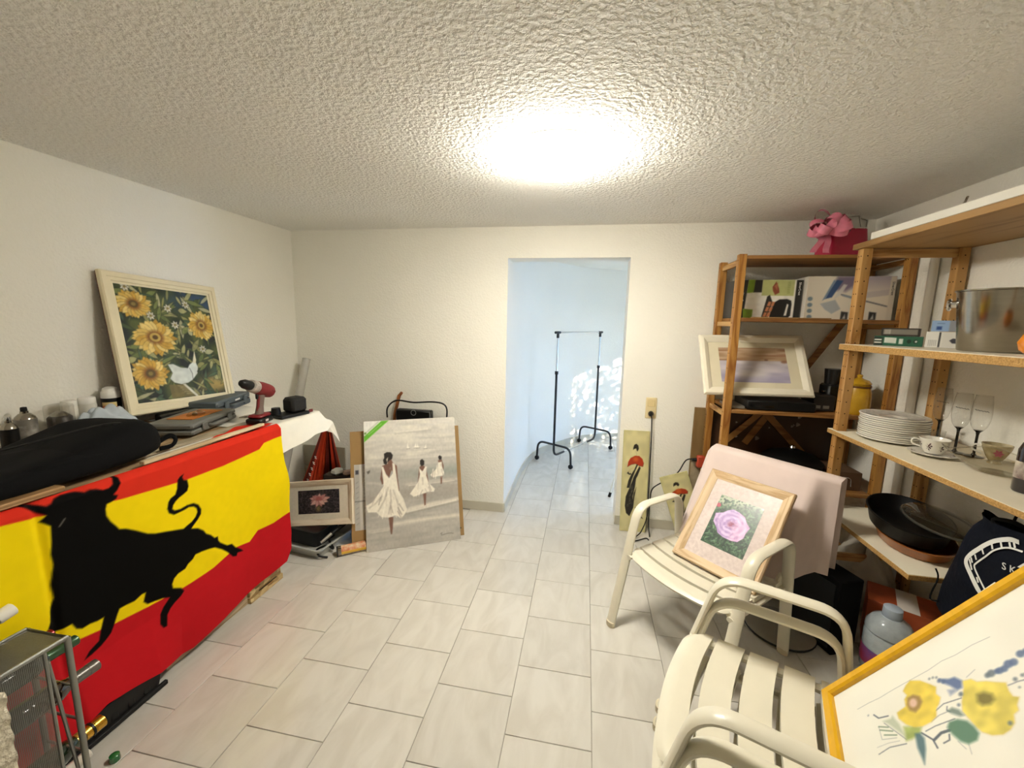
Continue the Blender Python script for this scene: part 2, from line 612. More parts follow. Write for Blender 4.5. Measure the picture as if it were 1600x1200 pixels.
# traced outlines: flag in (y, z) metres, pictures in 0..1 of the picture, watercolour in metres
TR = {
  'bull': [(0.873,1.044),(0.887,1.039),(0.91,1.024),(0.936,1.001),(0.958,0.989),(0.971,0.991),(0.984,1.002),(1.004,1.007),(1.023,1.006),(1.041,1.003),(1.062,0.992),(1.08,0.994),(1.097,0.99),(1.114,0.98),(1.132,0.98),(1.148,0.989),(1.158,1.008),(1.156,1.02),(1.141,1.028),(1.12,1.034),(1.147,1.03),(1.165,1.02),(1.174,1.002),(1.171,0.984),(1.159,0.962),(1.145,0.949),(1.159,0.941),(1.154,0.93),(1.138,0.924),(1.122,0.922),(1.118,0.905),(1.119,0.878),(1.131,0.849),(1.149,0.82),(1.158,0.804),(1.18,0.794),(1.213,0.769),(1.255,0.733),(1.284,0.718),(1.323,0.705),(1.363,0.691),(1.402,0.677),(1.419,0.684),(1.442,0.691),(1.461,0.705),(1.471,0.724),(1.467,0.744),(1.454,0.758),(1.431,0.766),(1.409,0.763),(1.383,0.762),(1.362,0.763),(1.342,0.78),(1.336,0.802),(1.342,0.829),(1.352,0.842),(1.373,0.85),(1.382,0.873),(1.386,0.911),(1.397,0.922),(1.414,0.928),(1.407,0.916),(1.413,0.9),(1.429,0.894),(1.434,0.865),(1.427,0.845),(1.407,0.836),(1.389,0.83),(1.372,0.82),(1.361,0.807),(1.357,0.792),(1.367,0.78),(1.392,0.775),(1.423,0.779),(1.454,0.774),(1.477,0.756),(1.49,0.729),(1.488,0.706),(1.47,0.686),(1.451,0.672),(1.437,0.659),(1.469,0.644),(1.497,0.618),(1.511,0.594),(1.536,0.574),(1.556,0.548),(1.575,0.545),(1.576,0.524),(1.587,0.505),(1.63,0.465),(1.659,0.456),(1.682,0.424),(1.718,0.392),(1.73,0.376),(1.693,0.387),(1.687,0.372),(1.663,0.383),(1.646,0.407),(1.63,0.428),(1.597,0.463),(1.555,0.498),(1.524,0.509),(1.485,0.519),(1.451,0.524),(1.437,0.509),(1.414,0.499),(1.4,0.484),(1.369,0.481),(1.351,0.469),(1.342,0.447),(1.345,0.425),(1.379,0.403),(1.392,0.38),(1.378,0.365),(1.351,0.351),(1.333,0.336),(1.318,0.315),(1.312,0.263),(1.297,0.265),(1.286,0.293),(1.292,0.335),(1.305,0.362),(1.331,0.39),(1.303,0.406),(1.271,0.415),(1.245,0.421),(1.231,0.441),(1.24,0.478),(1.225,0.48),(1.199,0.468),(1.171,0.472),(1.147,0.473),(1.139,0.454),(1.128,0.421),(1.116,0.393),(1.099,0.378),(1.08,0.366),(1.049,0.357),(1.025,0.354),(1.044,0.377),(1.075,0.391),(1.084,0.433),(1.095,0.476),(1.074,0.477),(1.05,0.484),(1.027,0.484),(1.01,0.497),(0.998,0.526),(0.974,0.527),(0.953,0.529),(0.929,0.549),(0.943,0.578),(0.949,0.617),(0.959,0.657),(0.954,0.706),(0.959,0.753),(0.962,0.779),(0.958,0.817),(0.962,0.863),(0.963,0.917),(0.939,0.943),(0.954,0.959),(0.93,0.981),(0.913,1.002),(0.897,1.022),(0.876,1.038)],
  'upper': [(0.851,0.976),(0.952,0.96),(1.167,0.92),(1.422,0.897),(1.616,0.894),(1.869,0.909),(1.91,0.935),(1.997,0.939)],
  'lower': [(0.997,0.454),(1.128,0.421),(1.248,0.406),(1.388,0.397),(1.542,0.398),(1.688,0.421),(1.774,0.404),(1.828,0.444),(1.941,0.432),(2.066,0.438)],
  'fbot': [(0.969,0.127),(1.059,0.14),(1.158,0.117),(1.318,0.074),(1.432,0.052),(1.746,0.1),(1.913,0.105),(2.037,0.127),(2.069,0.199)],
  'fright': [(1.992,1.008),(1.997,0.939),(2.011,0.783),(2.047,0.626),(2.066,0.438),(2.073,0.313),(2.069,0.199)],
  'sun_c': [(0.149,0.843),(0.295,0.56),(0.175,0.243),(0.851,0.688)],
  'sun_r': [((0.329,0.855),(0.174,0.965)),((0.527,0.561),(0.327,0.718)),((0.367,0.229),(0.205,0.387)),((1.026,0.692),(0.884,0.838))],
  'sun_bird': [(0.365,0.316),(0.424,0.316),(0.502,0.28),(0.581,0.272),(0.606,0.304),(0.648,0.325),(0.686,0.328),(0.703,0.276),(0.681,0.215),(0.612,0.159),(0.552,0.134),(0.47,0.126),(0.397,0.147),(0.36,0.186),(0.398,0.235)],
  'sun_crest': [(0.647,0.32),(0.697,0.438),(0.699,0.346),(0.685,0.316)],
  'sun_tail': [(0.487,0.124),(0.515,0.129),(0.644,0.002),(0.615,-0.003)],
  'sun_wf': [(0.489,0.83),(0.535,0.679),(0.295,0.751),(0.099,0.984),(0.809,0.452),(0.702,0.881)],
  'sun_blue': [(0.637,0.998),(1.0,1.0),(1.016,0.838),(0.889,0.862),(0.753,0.945)],
  'sun_nest': [(0.335,0.131),(0.487,0.124),(0.662,-0.0),(0.342,0.007)],
  'la_lab': [(0.003,0.998),(0.264,1.0),(0.003,0.834)],
  'la_green': [(0.186,0.998),(0.264,0.999),(0.003,0.836),(0.001,0.881)],
  'la_lab_t': [(0.015,0.905),(0.151,0.99)],
  'la_lab_t2': [(0.046,0.893),(0.185,0.975)],
  'l1_hair': [(0.203,0.735),(0.236,0.746),(0.276,0.742),(0.296,0.719),(0.287,0.691),(0.257,0.679),(0.24,0.666),(0.222,0.647),(0.199,0.657),(0.192,0.685),(0.205,0.701)],
  'l1_skin': [(0.241,0.682),(0.291,0.708),(0.281,0.68),(0.296,0.657),(0.335,0.632),(0.339,0.552),(0.352,0.438),(0.339,0.416),(0.32,0.508),(0.308,0.577),(0.276,0.601),(0.249,0.544),(0.211,0.583),(0.189,0.618),(0.177,0.563),(0.198,0.505),(0.174,0.496),(0.157,0.541),(0.172,0.608),(0.182,0.641),(0.239,0.654)],
  'l1_dress': [(0.173,0.63),(0.19,0.635),(0.218,0.571),(0.249,0.54),(0.291,0.578),(0.288,0.657),(0.312,0.65),(0.33,0.53),(0.345,0.438),(0.394,0.366),(0.426,0.284),(0.404,0.252),(0.361,0.219),(0.305,0.251),(0.239,0.238),(0.159,0.248),(0.106,0.289),(0.02,0.296),(0.007,0.347),(0.071,0.369),(0.138,0.431),(0.189,0.483),(0.185,0.562)],
  'l1_leg': [(0.231,0.244),(0.28,0.238),(0.27,0.151),(0.261,0.109),(0.248,0.113),(0.239,0.176)],
  'l1_fold': [(0.236,0.469),(0.199,0.382),(0.13,0.298)],
  'l1_fold2': [(0.259,0.445),(0.262,0.354),(0.233,0.267)],
  'l1_fold3': [(0.292,0.442),(0.327,0.349),(0.346,0.257)],
  'l1_fold4': [(0.168,0.406),(0.102,0.356),(0.037,0.328)],
  'l2_hair': [(0.588,0.658),(0.611,0.668),(0.634,0.652),(0.632,0.621),(0.602,0.611),(0.586,0.629)],
  'l2_skin': [(0.594,0.617),(0.625,0.615),(0.653,0.59),(0.669,0.496),(0.671,0.473),(0.648,0.509),(0.643,0.579),(0.617,0.569),(0.584,0.583),(0.571,0.514),(0.551,0.469),(0.564,0.538),(0.572,0.595)],
  'l2_dress': [(0.571,0.601),(0.608,0.567),(0.645,0.608),(0.659,0.602),(0.649,0.532),(0.671,0.473),(0.738,0.421),(0.727,0.397),(0.667,0.403),(0.598,0.391),(0.503,0.375),(0.463,0.401),(0.516,0.449),(0.561,0.492),(0.582,0.548)],
  'l2_leg': [(0.606,0.39),(0.641,0.394),(0.63,0.302),(0.614,0.297)],
  'l3_hair': [(0.792,0.676),(0.81,0.687),(0.833,0.674),(0.828,0.651),(0.801,0.65)],
  'l3_skin': [(0.79,0.647),(0.831,0.651),(0.849,0.602),(0.842,0.544),(0.827,0.592),(0.793,0.606)],
  'l3_dress': [(0.789,0.629),(0.83,0.633),(0.833,0.591),(0.851,0.543),(0.846,0.52),(0.779,0.518),(0.726,0.512),(0.693,0.535),(0.756,0.573),(0.783,0.594)],
  'l3_leg': [(0.807,0.513),(0.828,0.515),(0.821,0.457),(0.806,0.454)],
  'boats': [(0.464,0.762),(0.544,0.764),(0.572,0.763),(0.654,0.753)],
  'sig': [(0.777,0.061),(0.795,0.068),(0.785,0.049),(0.811,0.052),(0.856,0.057),(0.892,0.056),(0.918,0.051)],
  'la_streak': [((0.327,0.911),(0.716,0.92),0.02),((0.357,0.864),(0.987,0.857),0.012),((0.525,0.875),(0.87,0.847),0.008),((0.027,0.705),(0.218,0.706),0.012),((0.364,0.699),(0.976,0.684),0.012),((0.026,0.683),(0.427,0.644),0.01),((0.448,0.723),(0.687,0.723),0.012),((0.008,0.64),(0.182,0.641),0.014),((0.518,0.765),(0.98,0.738),0.006),((0.032,0.516),(0.174,0.496),0.015),((0.434,0.478),(0.991,0.481),0.016),((0.671,0.473),(0.989,0.451),0.01),((0.405,0.274),(0.999,0.319),0.03),((0.456,0.293),(0.748,0.298),0.014),((0.027,0.152),(0.25,0.152),0.012),((0.285,0.183),(0.99,0.189),0.03),((0.19,0.775),(0.418,0.776),0.006),((0.064,0.803),(0.355,0.824),0.005)],
  'lotus_c': (0.507,0.572),
  'lotus_tips': [(0.277,0.66),(0.307,0.5),(0.297,0.372),(0.431,0.272),(0.579,0.283),(0.727,0.484),(0.781,0.663),(0.674,0.803),(0.529,0.851),(0.408,0.788),(0.347,0.755),(0.646,0.366)],
  'peo_c': (0.494,0.51),
  'peo_out': [(0.056,0.607),(0.206,0.665),(0.285,0.737),(0.392,0.793),(0.536,0.778),(0.694,0.731),(0.779,0.64),(0.88,0.573),(0.844,0.452),(0.841,0.357),(0.753,0.252),(0.619,0.226),(0.425,0.23),(0.283,0.268),(0.215,0.346),(0.086,0.443)],
  'peo_red': (0.037,0.777),
  'sea_h': [0.613,0.602],
  'g_hair': [(0.387,0.831),(0.419,0.861),(0.497,0.873),(0.576,0.857),(0.6,0.824),(0.556,0.799),(0.522,0.807),(0.499,0.827),(0.421,0.821),(0.388,0.811)],
  'g_fan': [(0.192,0.641),(0.217,0.69),(0.298,0.729),(0.464,0.754),(0.63,0.754),(0.759,0.727),(0.816,0.687),(0.789,0.651),(0.662,0.656),(0.495,0.676),(0.33,0.664)],
  'g_neck': [(0.489,0.799),(0.535,0.766),(0.492,0.749)],
  'g_d1': [(0.54,0.668),(0.606,0.669),(0.499,0.603),(0.393,0.522),(0.315,0.433),(0.205,0.432),(0.256,0.505),(0.363,0.57),(0.471,0.619)],
  'g_d2': [(0.651,0.653),(0.707,0.637),(0.6,0.556),(0.439,0.474),(0.369,0.458),(0.447,0.539),(0.565,0.604)],
  'g_sk': [(0.395,0.49),(0.475,0.539),(0.547,0.531),(0.518,0.443),(0.446,0.347),(0.49,0.238),(0.359,0.151),(0.221,0.18),(0.162,0.25),(0.183,0.345),(0.299,0.425)],
  'g_tail': [(0.56,0.246),(0.681,0.209),(0.889,0.134),(0.738,0.147),(0.617,0.185)],
  'g_tail2': [(0.573,0.444),(0.512,0.332),(0.49,0.238),(0.449,0.285),(0.483,0.379)],
  'g_bfly': [(0.185,0.577),(0.234,0.593),(0.291,0.573),(0.323,0.583),(0.357,0.567),(0.28,0.563)],
  'w_f1': [(0.122,0.266),(0.138,0.29),(0.163,0.309),(0.179,0.32),(0.197,0.313),(0.212,0.319),(0.226,0.31),(0.234,0.3),(0.253,0.293),(0.26,0.278),(0.26,0.256),(0.253,0.236),(0.235,0.219),(0.211,0.206),(0.193,0.206),(0.191,0.216),(0.188,0.233),(0.167,0.236),(0.159,0.246),(0.141,0.24),(0.129,0.252)],
  'w_f2': [(0.201,0.382),(0.207,0.4),(0.221,0.408),(0.231,0.426),(0.243,0.44),(0.257,0.458),(0.277,0.454),(0.293,0.455),(0.301,0.464),(0.314,0.453),(0.326,0.45),(0.33,0.438),(0.347,0.431),(0.356,0.418),(0.359,0.402),(0.351,0.383),(0.336,0.369),(0.322,0.363),(0.298,0.358),(0.272,0.352),(0.252,0.359),(0.237,0.367),(0.218,0.378)],
  'w_c1': [(0.167,0.244),(0.166,0.26),(0.18,0.275),(0.198,0.276),(0.211,0.265),(0.218,0.251),(0.204,0.238),(0.184,0.235)],
  'w_c2': [(0.25,0.395),(0.252,0.41),(0.266,0.423),(0.281,0.422),(0.287,0.41),(0.281,0.394),(0.267,0.389)],
  'w_green1': [(0.238,0.21),(0.248,0.234),(0.261,0.252),(0.276,0.243),(0.279,0.22),(0.276,0.206)],
  'w_leaf1': [(0.281,0.315),(0.284,0.334),(0.298,0.351),(0.317,0.359),(0.336,0.362),(0.348,0.352),(0.348,0.333),(0.335,0.32),(0.312,0.31),(0.291,0.306)],
  'w_leaf2': [(0.253,0.321),(0.251,0.334),(0.264,0.346),(0.283,0.351),(0.281,0.342),(0.265,0.328)],
  'w_leaf3': [(0.269,0.231),(0.273,0.244),(0.291,0.249),(0.317,0.243),(0.348,0.229),(0.331,0.228),(0.305,0.226)],
  'w_blue1': [(0.162,0.335),(0.176,0.356),(0.179,0.37),(0.198,0.381),(0.216,0.374),(0.216,0.362),(0.196,0.352),(0.179,0.34)],
  'w_blue2': [(0.203,0.342),(0.209,0.358),(0.218,0.361),(0.221,0.342)],
  'w_leaf4': [(0.194,0.191),(0.226,0.202),(0.269,0.208),(0.247,0.196),(0.21,0.174),(0.195,0.162),(0.199,0.185)],
  'w_dots': [(0.208,0.516,0.01,0),(0.208,0.528,0.008,0),(0.217,0.484,0.011,0),(0.219,0.495,0.01,0),(0.223,0.472,0.009,0),(0.222,0.462,0.009,0),(0.218,0.444,0.01,1),(0.218,0.435,0.007,1),(0.22,0.456,0.007,0),(0.147,0.314,0.003,1),(0.149,0.323,0.003,1),(0.154,0.331,0.003,1),(0.167,0.334,0.006,0),(0.175,0.342,0.006,0),(0.259,0.478,0.005,1),(0.258,0.494,0.004,1),(0.259,0.502,0.004,1),(0.261,0.51,0.004,1),(0.281,0.476,0.002,1),(0.156,0.126,0.002,1),(0.253,0.35,0.004,1),(0.23,0.365,0.006,1),(0.344,0.424,0.005,1),(0.212,0.536,0.006,0)],
  'w_str': [[(0.119,0.099),(0.119,0.136),(0.122,0.172),(0.12,0.216),(0.12,0.267),(0.121,0.319),(0.116,0.36),(0.121,0.397),(0.119,0.442),(0.124,0.485),0.0012,0],[(0.239,0.298),(0.232,0.32),(0.24,0.362),0.002,0],[(0.26,0.278),(0.254,0.301),(0.256,0.325),0.0015,0],[(0.276,0.258),(0.275,0.283),(0.28,0.329),0.002,0],[(0.305,0.269),(0.297,0.289),(0.3,0.308),0.006,0],[(0.275,0.247),(0.303,0.266),(0.326,0.269),0.003,0],[(0.276,0.129),(0.272,0.161),(0.283,0.204),0.002,0],[(0.257,0.129),(0.26,0.161),(0.268,0.19),0.001,0],[(0.202,0.164),(0.243,0.189),(0.273,0.207),0.0015,0],[(0.163,0.142),(0.18,0.153),(0.188,0.18),0.003,0],[(0.204,0.147),(0.219,0.172),0.003,2],[(0.215,0.148),(0.235,0.18),0.003,2],[(0.234,0.156),(0.25,0.187),0.003,2],[(0.204,0.147),(0.243,0.147),(0.257,0.185),0.0012,0],[(0.322,0.286),(0.321,0.3),(0.309,0.304),0.003,0],[(0.332,0.315),(0.355,0.324),0.001,0],[(0.348,0.333),(0.37,0.33),0.001,0],[(0.3,0.401),(0.284,0.405),0.002,0],[(0.272,0.435),(0.275,0.452),0.002,0],[(0.196,0.394),(0.188,0.418),0.0015,1],[(0.265,0.46),(0.267,0.48),(0.274,0.506),0.0025,1],[(0.243,0.325),(0.251,0.321),(0.26,0.327),0.002,0]],
}
# ------------------------------------------------------------------ materials of the shell
def stucco(name, color, scale, strength, dist, var=0.03):
    m = bpy.data.materials.new(name)
    m.use_nodes = True
    nt = m.node_tree
    p = nt.nodes['Principled BSDF']
    p.inputs['Roughness'].default_value = 0.85
    p.inputs['Specular IOR Level'].default_value = 0.25
    tc = nt.nodes.new('ShaderNodeTexCoord')
    n = nt.nodes.new('ShaderNodeTexNoise'); n.inputs['Scale'].default_value = 1.7; n.inputs['Detail'].default_value = 3
    nt.links.new(tc.outputs['Object'], n.inputs['Vector'])
    r = nt.nodes.new('ShaderNodeValToRGB')
    c = lin(color)
    r.color_ramp.elements[0].color = (*[x * (1 - var) for x in c], 1)
    r.color_ramp.elements[1].color = (*[min(1, x * (1 + var)) for x in c], 1)
    nt.links.new(n.outputs['Fac'], r.inputs['Fac'])
    nt.links.new(r.outputs['Color'], p.inputs['Base Color'])
    b = nt.nodes.new('ShaderNodeTexNoise'); b.inputs['Scale'].default_value = scale; b.inputs['Detail'].default_value = 2.5; b.inputs['Roughness'].default_value = 0.55
    nt.links.new(tc.outputs['Object'], b.inputs['Vector'])
    rr = nt.nodes.new('ShaderNodeValToRGB'); rr.color_ramp.elements[0].position = 0.38; rr.color_ramp.elements[1].position = 0.66
    nt.links.new(b.outputs['Fac'], rr.inputs['Fac'])
    bn = nt.nodes.new('ShaderNodeBump'); bn.inputs['Strength'].default_value = strength; bn.inputs['Distance'].default_value = dist
    nt.links.new(rr.outputs['Color'], bn.inputs['Height'])
    nt.links.new(bn.outputs['Normal'], p.inputs['Normal'])
    return m
M_WALL = stucco('wall_plaster', '#f6f3e8', 75, 0.35, 0.004)
M_CEIL = stucco('ceiling_stucco', '#faf8f2', 60, 0.75, 0.009)
M_SKIRT = mat('skirting_ceramic', '#c6c0ae', 0.35, vscale=5, var=0.06)
M_GROUT = mat('grout', '#9c968a', 0.9, vscale=20)

def tile_mat():
    m = bpy.data.materials.new('floor_ceramic')
    m.use_nodes = True
    nt = m.node_tree
    p = nt.nodes['Principled BSDF']
    tc = nt.nodes.new('ShaderNodeTexCoord')
    oi = nt.nodes.new('ShaderNodeObjectInfo')
    add = nt.nodes.new('ShaderNodeVectorMath'); add.operation = 'ADD'
    sc = nt.nodes.new('ShaderNodeVectorMath'); sc.operation = 'SCALE'; sc.inputs['Scale'].default_value = 40
    cmb = nt.nodes.new('ShaderNodeCombineXYZ')
    nt.links.new(oi.outputs['Random'], cmb.inputs[0]); nt.links.new(oi.outputs['Random'], cmb.inputs[1])
    nt.links.new(cmb.outputs[0], sc.inputs[0])
    nt.links.new(tc.outputs['Object'], add.inputs[0]); nt.links.new(sc.outputs[0], add.inputs[1])
    mp = nt.nodes.new('ShaderNodeMapping'); mp.inputs['Scale'].default_value = (9, 3.2, 1)
    nt.links.new(add.outputs[0], mp.inputs['Vector'])
    n = nt.nodes.new('ShaderNodeTexNoise'); n.inputs['Scale'].default_value = 1.0; n.inputs['Detail'].default_value = 6; n.inputs['Distortion'].default_value = 1.2
    nt.links.new(mp.outputs[0], n.inputs['Vector'])
    r = nt.nodes.new('ShaderNodeValToRGB')
    r.color_ramp.elements[0].position = 0.32; r.color_ramp.elements[0].color = (*lin('#c4bfb5'), 1)
    r.color_ramp.elements[1].position = 0.62; r.color_ramp.elements[1].color = (*lin('#d0ccc3'), 1)
    nt.links.new(n.outputs['Fac'], r.inputs['Fac'])
    hs = nt.nodes.new('ShaderNodeHueSaturation')
    mr = nt.nodes.new('ShaderNodeMapRange'); mr.inputs['To Min'].default_value = 0.95; mr.inputs['To Max'].default_value = 1.04
    nt.links.new(oi.outputs['Random'], mr.inputs['Value'])
    nt.links.new(mr.outputs[0], hs.inputs['Value'])
    nt.links.new(r.outputs['Color'], hs.inputs['Color'])
    nt.links.new(hs.outputs[0], p.inputs['Base Color'])
    p.inputs['Roughness'].default_value = 0.17
    p.inputs['Specular IOR Level'].default_value = 0.5
    b = nt.nodes.new('ShaderNodeTexNoise'); b.inputs['Scale'].default_value = 14
    nt.links.new(tc.outputs['Object'], b.inputs['Vector'])
    bn = nt.nodes.new('ShaderNodeBump'); bn.inputs['Strength'].default_value = 0.06; bn.inputs['Distance'].default_value = 0.004
    nt.links.new(b.outputs['Fac'], bn.inputs['Height'])
    nt.links.new(bn.outputs['Normal'], p.inputs['Normal'])
    return m
M_TILE = tile_mat()

# ------------------------------------------------------------------ room shell
XL, XR, YB, ZC = -2.53, 1.872, 3.233, 2.346
YF = -1.25
DX0, DX1, DZ = -0.630, 0.300, 2.111
TW = 0.20
CURVE = [(-.63, 3.43), (-.632, 3.8), (-.63, 4.1), (-.61, 4.4), (-.56, 4.7), (-.46, 4.97), (-.31, 5.2), (-.07, 5.53), (.2, 5.73), (.52, 5.87), (1.0, 5.97), (1.7, 6.0), (2.6, 6.0)]

floor = struct(MB().box(XL - .1, 2.7, YF - .1, 6.2, -.08, -.004).build('floor', M_GROUT))
PX, PY = 0.3395, 0.335
tb = MB().box(-PX / 2 + .0011, PX / 2 - .0011, -PY / 2 + .0011, PY / 2 - .0011, -.0075, 0, 0.0016)
tile_me = tb.mesh('tile')
tile_me.materials.append(M_TILE)
def inside(x, y):
    if XL - PX / 2 < x < XR + PX / 2 and YF - .1 < y < YB + .1:
        return True
    return (-.63 - PX / 2 < x < 1.2 and YB < y < 5.98 and (x > -.45 or y < 5.2))
for k in range(-9, 7):
    xc = 0.0969 + PX * (k - 0.5)
    o0 = 0.024 if k % 2 == 0 else 0.19
    for j in range(-6, 20):
        yc = o0 + PY * (j + 0.5)
        if inside(xc, yc):
            t = bpy.data.objects.new('tile', tile_me)
            COL.objects.link(t)
            t.parent = floor
            t.location = (xc, yc, 0)

struct(MB().box(XL - .12, XL, YF, YB, 0, ZC).build('wall_left', M_WALL))
struct(MB().box(XR, XR + .12, YF, YB, 0, ZC).build('wall_right', M_WALL))
struct(MB().box(XL - .12, XR + .12, YF - .12, YF, 0, ZC).build('wall_front', M_WALL))
wb = MB()
wb.box(XL - .12, DX0, YB, YB + TW, 0, ZC)
wb.box(DX1, 2.72, YB, YB + TW, 0, ZC)
wb.box(DX0, DX1, YB, YB + TW, DZ, ZC)
struct(wb.build('wall_back', M_WALL, smooth=False))
struct(MB().box(XL - .12, 2.72, YF - .12, YB + .1, ZC, ZC + .1).build('ceiling', M_CEIL))
# passage beyond the doorway
struct(MB().box(-.9, 2.72, YB + .1, 6.2, ZC, ZC + .1).build('ceiling_passage', M_WALL))
cw = MB()
out = [(x - .12 if y < 5 else x - .05, y + (.1 if y > 4.8 else 0)) for x, y in CURVE]
for z0, z1 in ((0, ZC),):
    cv = bez([(x, y, 0) for x, y in CURVE], 6)
    vs, fs = [], []
    for p in cv:
        vs += [(p.x, p.y, z0), (p.x, p.y, z1)]
    n = len(cv)
    for i in range(n - 1):
        fs.append((2 * i, 2 * i + 1, 2 * i + 3, 2 * i + 2))
    base = len(vs)
    vs += [(2.6, 6.2, z0), (2.6, 6.2, z1), (-.85, 6.2, z0), (-.85, 6.2, z1), (-.85, 3.43, z0), (-.85, 3.43, z1)]
    ring = [2 * (n - 1), base, base + 2, base + 4, 0]
    for a, b in zip(ring[:-1], ring[1:]):
        fs.append((a, a + 1, b + 1, b))
    cw.add(vs, fs)
struct(cw.build('wall_passage_curved', M_WALL))
ew = MB()
OY0, OY1, OZ = 4.15, 5.15, 2.1
ew.box(2.6, 2.72, YB + TW, OY0, 0, ZC).box(2.6, 2.72, OY1, 6.2, 0, ZC).box(2.6, 2.72, OY0, OY1, OZ, ZC)
struct(ew.build('wall_passage_end', M_WALL, smooth=False))
# skirtings
def skirt(name, x0, x1, y0, y1, h=0.078):
    struct(MB().box(x0, x1, y0, y1, 0.0002, h, 0.002).build(name, M_SKIRT))
skirt('baseboard_back_left', XL + .012, DX0 + .002, YB - .011, YB)
skirt('baseboard_back_right', DX1 - .002, XR - .012, YB - .011, YB)
skirt('baseboard_left', XL, XL + .011, YF, YB)
skirt('baseboard_right', XR - .011, XR, YF, YB)
sk = MB()
cv = bez([(x, y, 0) for x, y in [(DX0, YB)] + CURVE], 6)
vs, fs = [], []
for i, p in enumerate(cv):
    d = (cv[min(i + 1, len(cv) - 1)] - cv[max(i - 1, 0)]).normalized()
    nn = Vector((d.y, -d.x, 0)) * .011
    vs += [(p.x, p.y, 0), (p.x, p.y, .078), (p.x + nn.x, p.y + nn.y, .078), (p.x + nn.x, p.y + nn.y, 0)]
for i in range(len(cv) - 1):
    a = 4 * i
    for k in range(4):
        fs.append((a + k, a + (k + 1) % 4, a + 4 + (k + 1) % 4, a + 4 + k))
fs += [(0, 1, 2, 3), tuple(4 * (len(cv) - 1) + k for k in (3, 2, 1, 0))]
sk.add(vs, fs)
struct(sk.build('baseboard_passage', M_SKIRT))
struct(MB().box(2.72, 6.5, 1.5, 8.0, -.1, -.01).build('floor_terrace', mat('terrace_paving', '#b8ab97', .8, vscale=3)))

# unseen shrub added outside the outer door to break sun into wall dapples
M_FROND = mat('shrub_leaf', '#3f6b2e', 0.5, vscale=9)
shrub = thing('dapple_shrub', 'added unseen leafy shrub outside passage door to dapple sunlight', 'shrub', (3.62, 4.16, 0))
MB().tube([(0, 0, 0), (.03, .02, .8), (0, .04, 1.6)], [.035, .03, .02], 8).build('stem', mat('palm_trunk', '#6b533a', .9), shrub)
lv = MB()
rr = random.Random(21)
for k in range(2600):
    th, ph, r0 = rr.uniform(0, 2 * PI), math.acos(rr.uniform(-1, 1)), rr.random() ** .4
    c = Vector((.42 * r0 * math.sin(ph) * math.cos(th), .72 * r0 * math.sin(ph) * math.sin(th), 1.72 + .95 * r0 * math.cos(ph)))
    d = Vector((rr.uniform(-1, 1), rr.uniform(-1, 1), rr.uniform(-1.2, .4))).normalized()
    s = d.orthogonal().normalized()
    s = (s * math.cos(k) + d.cross(s) * math.sin(k)) * .026
    L = rr.uniform(.09, .16)
    lv.add([c, c + d * L * .45 + s, c + d * L, c + d * L * .45 - s], [(0, 1, 2, 3)])
lo_ = lv.build('foliage', M_FROND, shrub, smooth=False)
lo_['kind'] = 'stuff'

# ------------------------------------------------------------------ ceiling lamp
lamp = thing('ceiling_lamp', 'round white flush ceiling lamp switched on', 'ceiling lamp', (-.160, 1.885, ZC))
MB().lathe([(.0, 0), (.204, 0), (.210, -.004), (.210, -.022), (.206, -.026), (0, -.026)], 40).build('base', mat('lamp_base', '#f2efe8', .4), lamp)
md = bpy.data.materials.new('lamp_diffuser')
md.use_nodes = True
_p = md.node_tree.nodes['Principled BSDF']
_p.inputs['Base Color'].default_value = (.9, .9, .88, 1)
_p.inputs['Emission Color'].default_value = (1.0, 0.95, 0.835, 1)
_p.inputs['Emission Strength'].default_value = LAMP_STRENGTH
_p.inputs['Roughness'].default_value = .3
MB().lathe([(.195, -.026), (.212, -.028), (.217, -.034), (.2155, -.042), (.200, -.057), (.165, -.072), (.115, -.083), (.06, -.089), (.03, -.090), (0, -.090)], 48).build('diffuser', md, lamp)
# ------------------------------------------------------------------ workbench and what lies on it
M_PINE = wood('pine', '#c49a60', '#9c6a34', 'z')
M_PINEY = wood('pine_along_y', '#c49a60', '#9c6a34', 'y')
M_PINEX = wood('pine_along_x', '#c49a60', '#9c6a34', 'x')
M_CHIP = mat('chipboard_edge', '#c39a5c', .8, color2='#96703a', vscale=160, detail=2)
M_BLACKP = mat('black_plastic', '#0a0a0a', .45, var=.15, spec=.35)
M_BLACKF = mat('black_nylon', '#060607', .9, spec=.2, bump=.35, bscale=500, var=.2)
M_WHITEP = mat('white_plastic', '#e9e6dd', .4, var=.02)
M_CHROME = mat('chrome', '#d8d8d8', .12, 1.0, var=.03)
M_STEEL = mat('brushed_steel', '#a29b8f', .2, 1.0, var=.05, stretch=(1, 1, 6))
TZ = 1.0
TXF = -1.72
bench = thing('workbench', 'long wooden workbench along left wall under the flag', 'table', (-2.12, 1.4, 0))
B = lambda: MB(Matrix.Translation((2.12, -1.4, 0)))
B().box(XL + .014, TXF, .42, 2.36, TZ - .03, TZ, .003).build('table_top', wood('bench_board', '#b79a73', '#8f7048', 'y'), bench)
for x in (XL + .04, TXF - .20):
    for y in (.5, 1.68):
        B().box(x, x + .06, y, y + .06, 0, TZ - .03, .002).build('leg', M_PINE, bench)
B().box(TXF - .16, TXF - .14, .45, 2.3, TZ - .12, TZ - .03).build('apron', M_PINEY, bench)

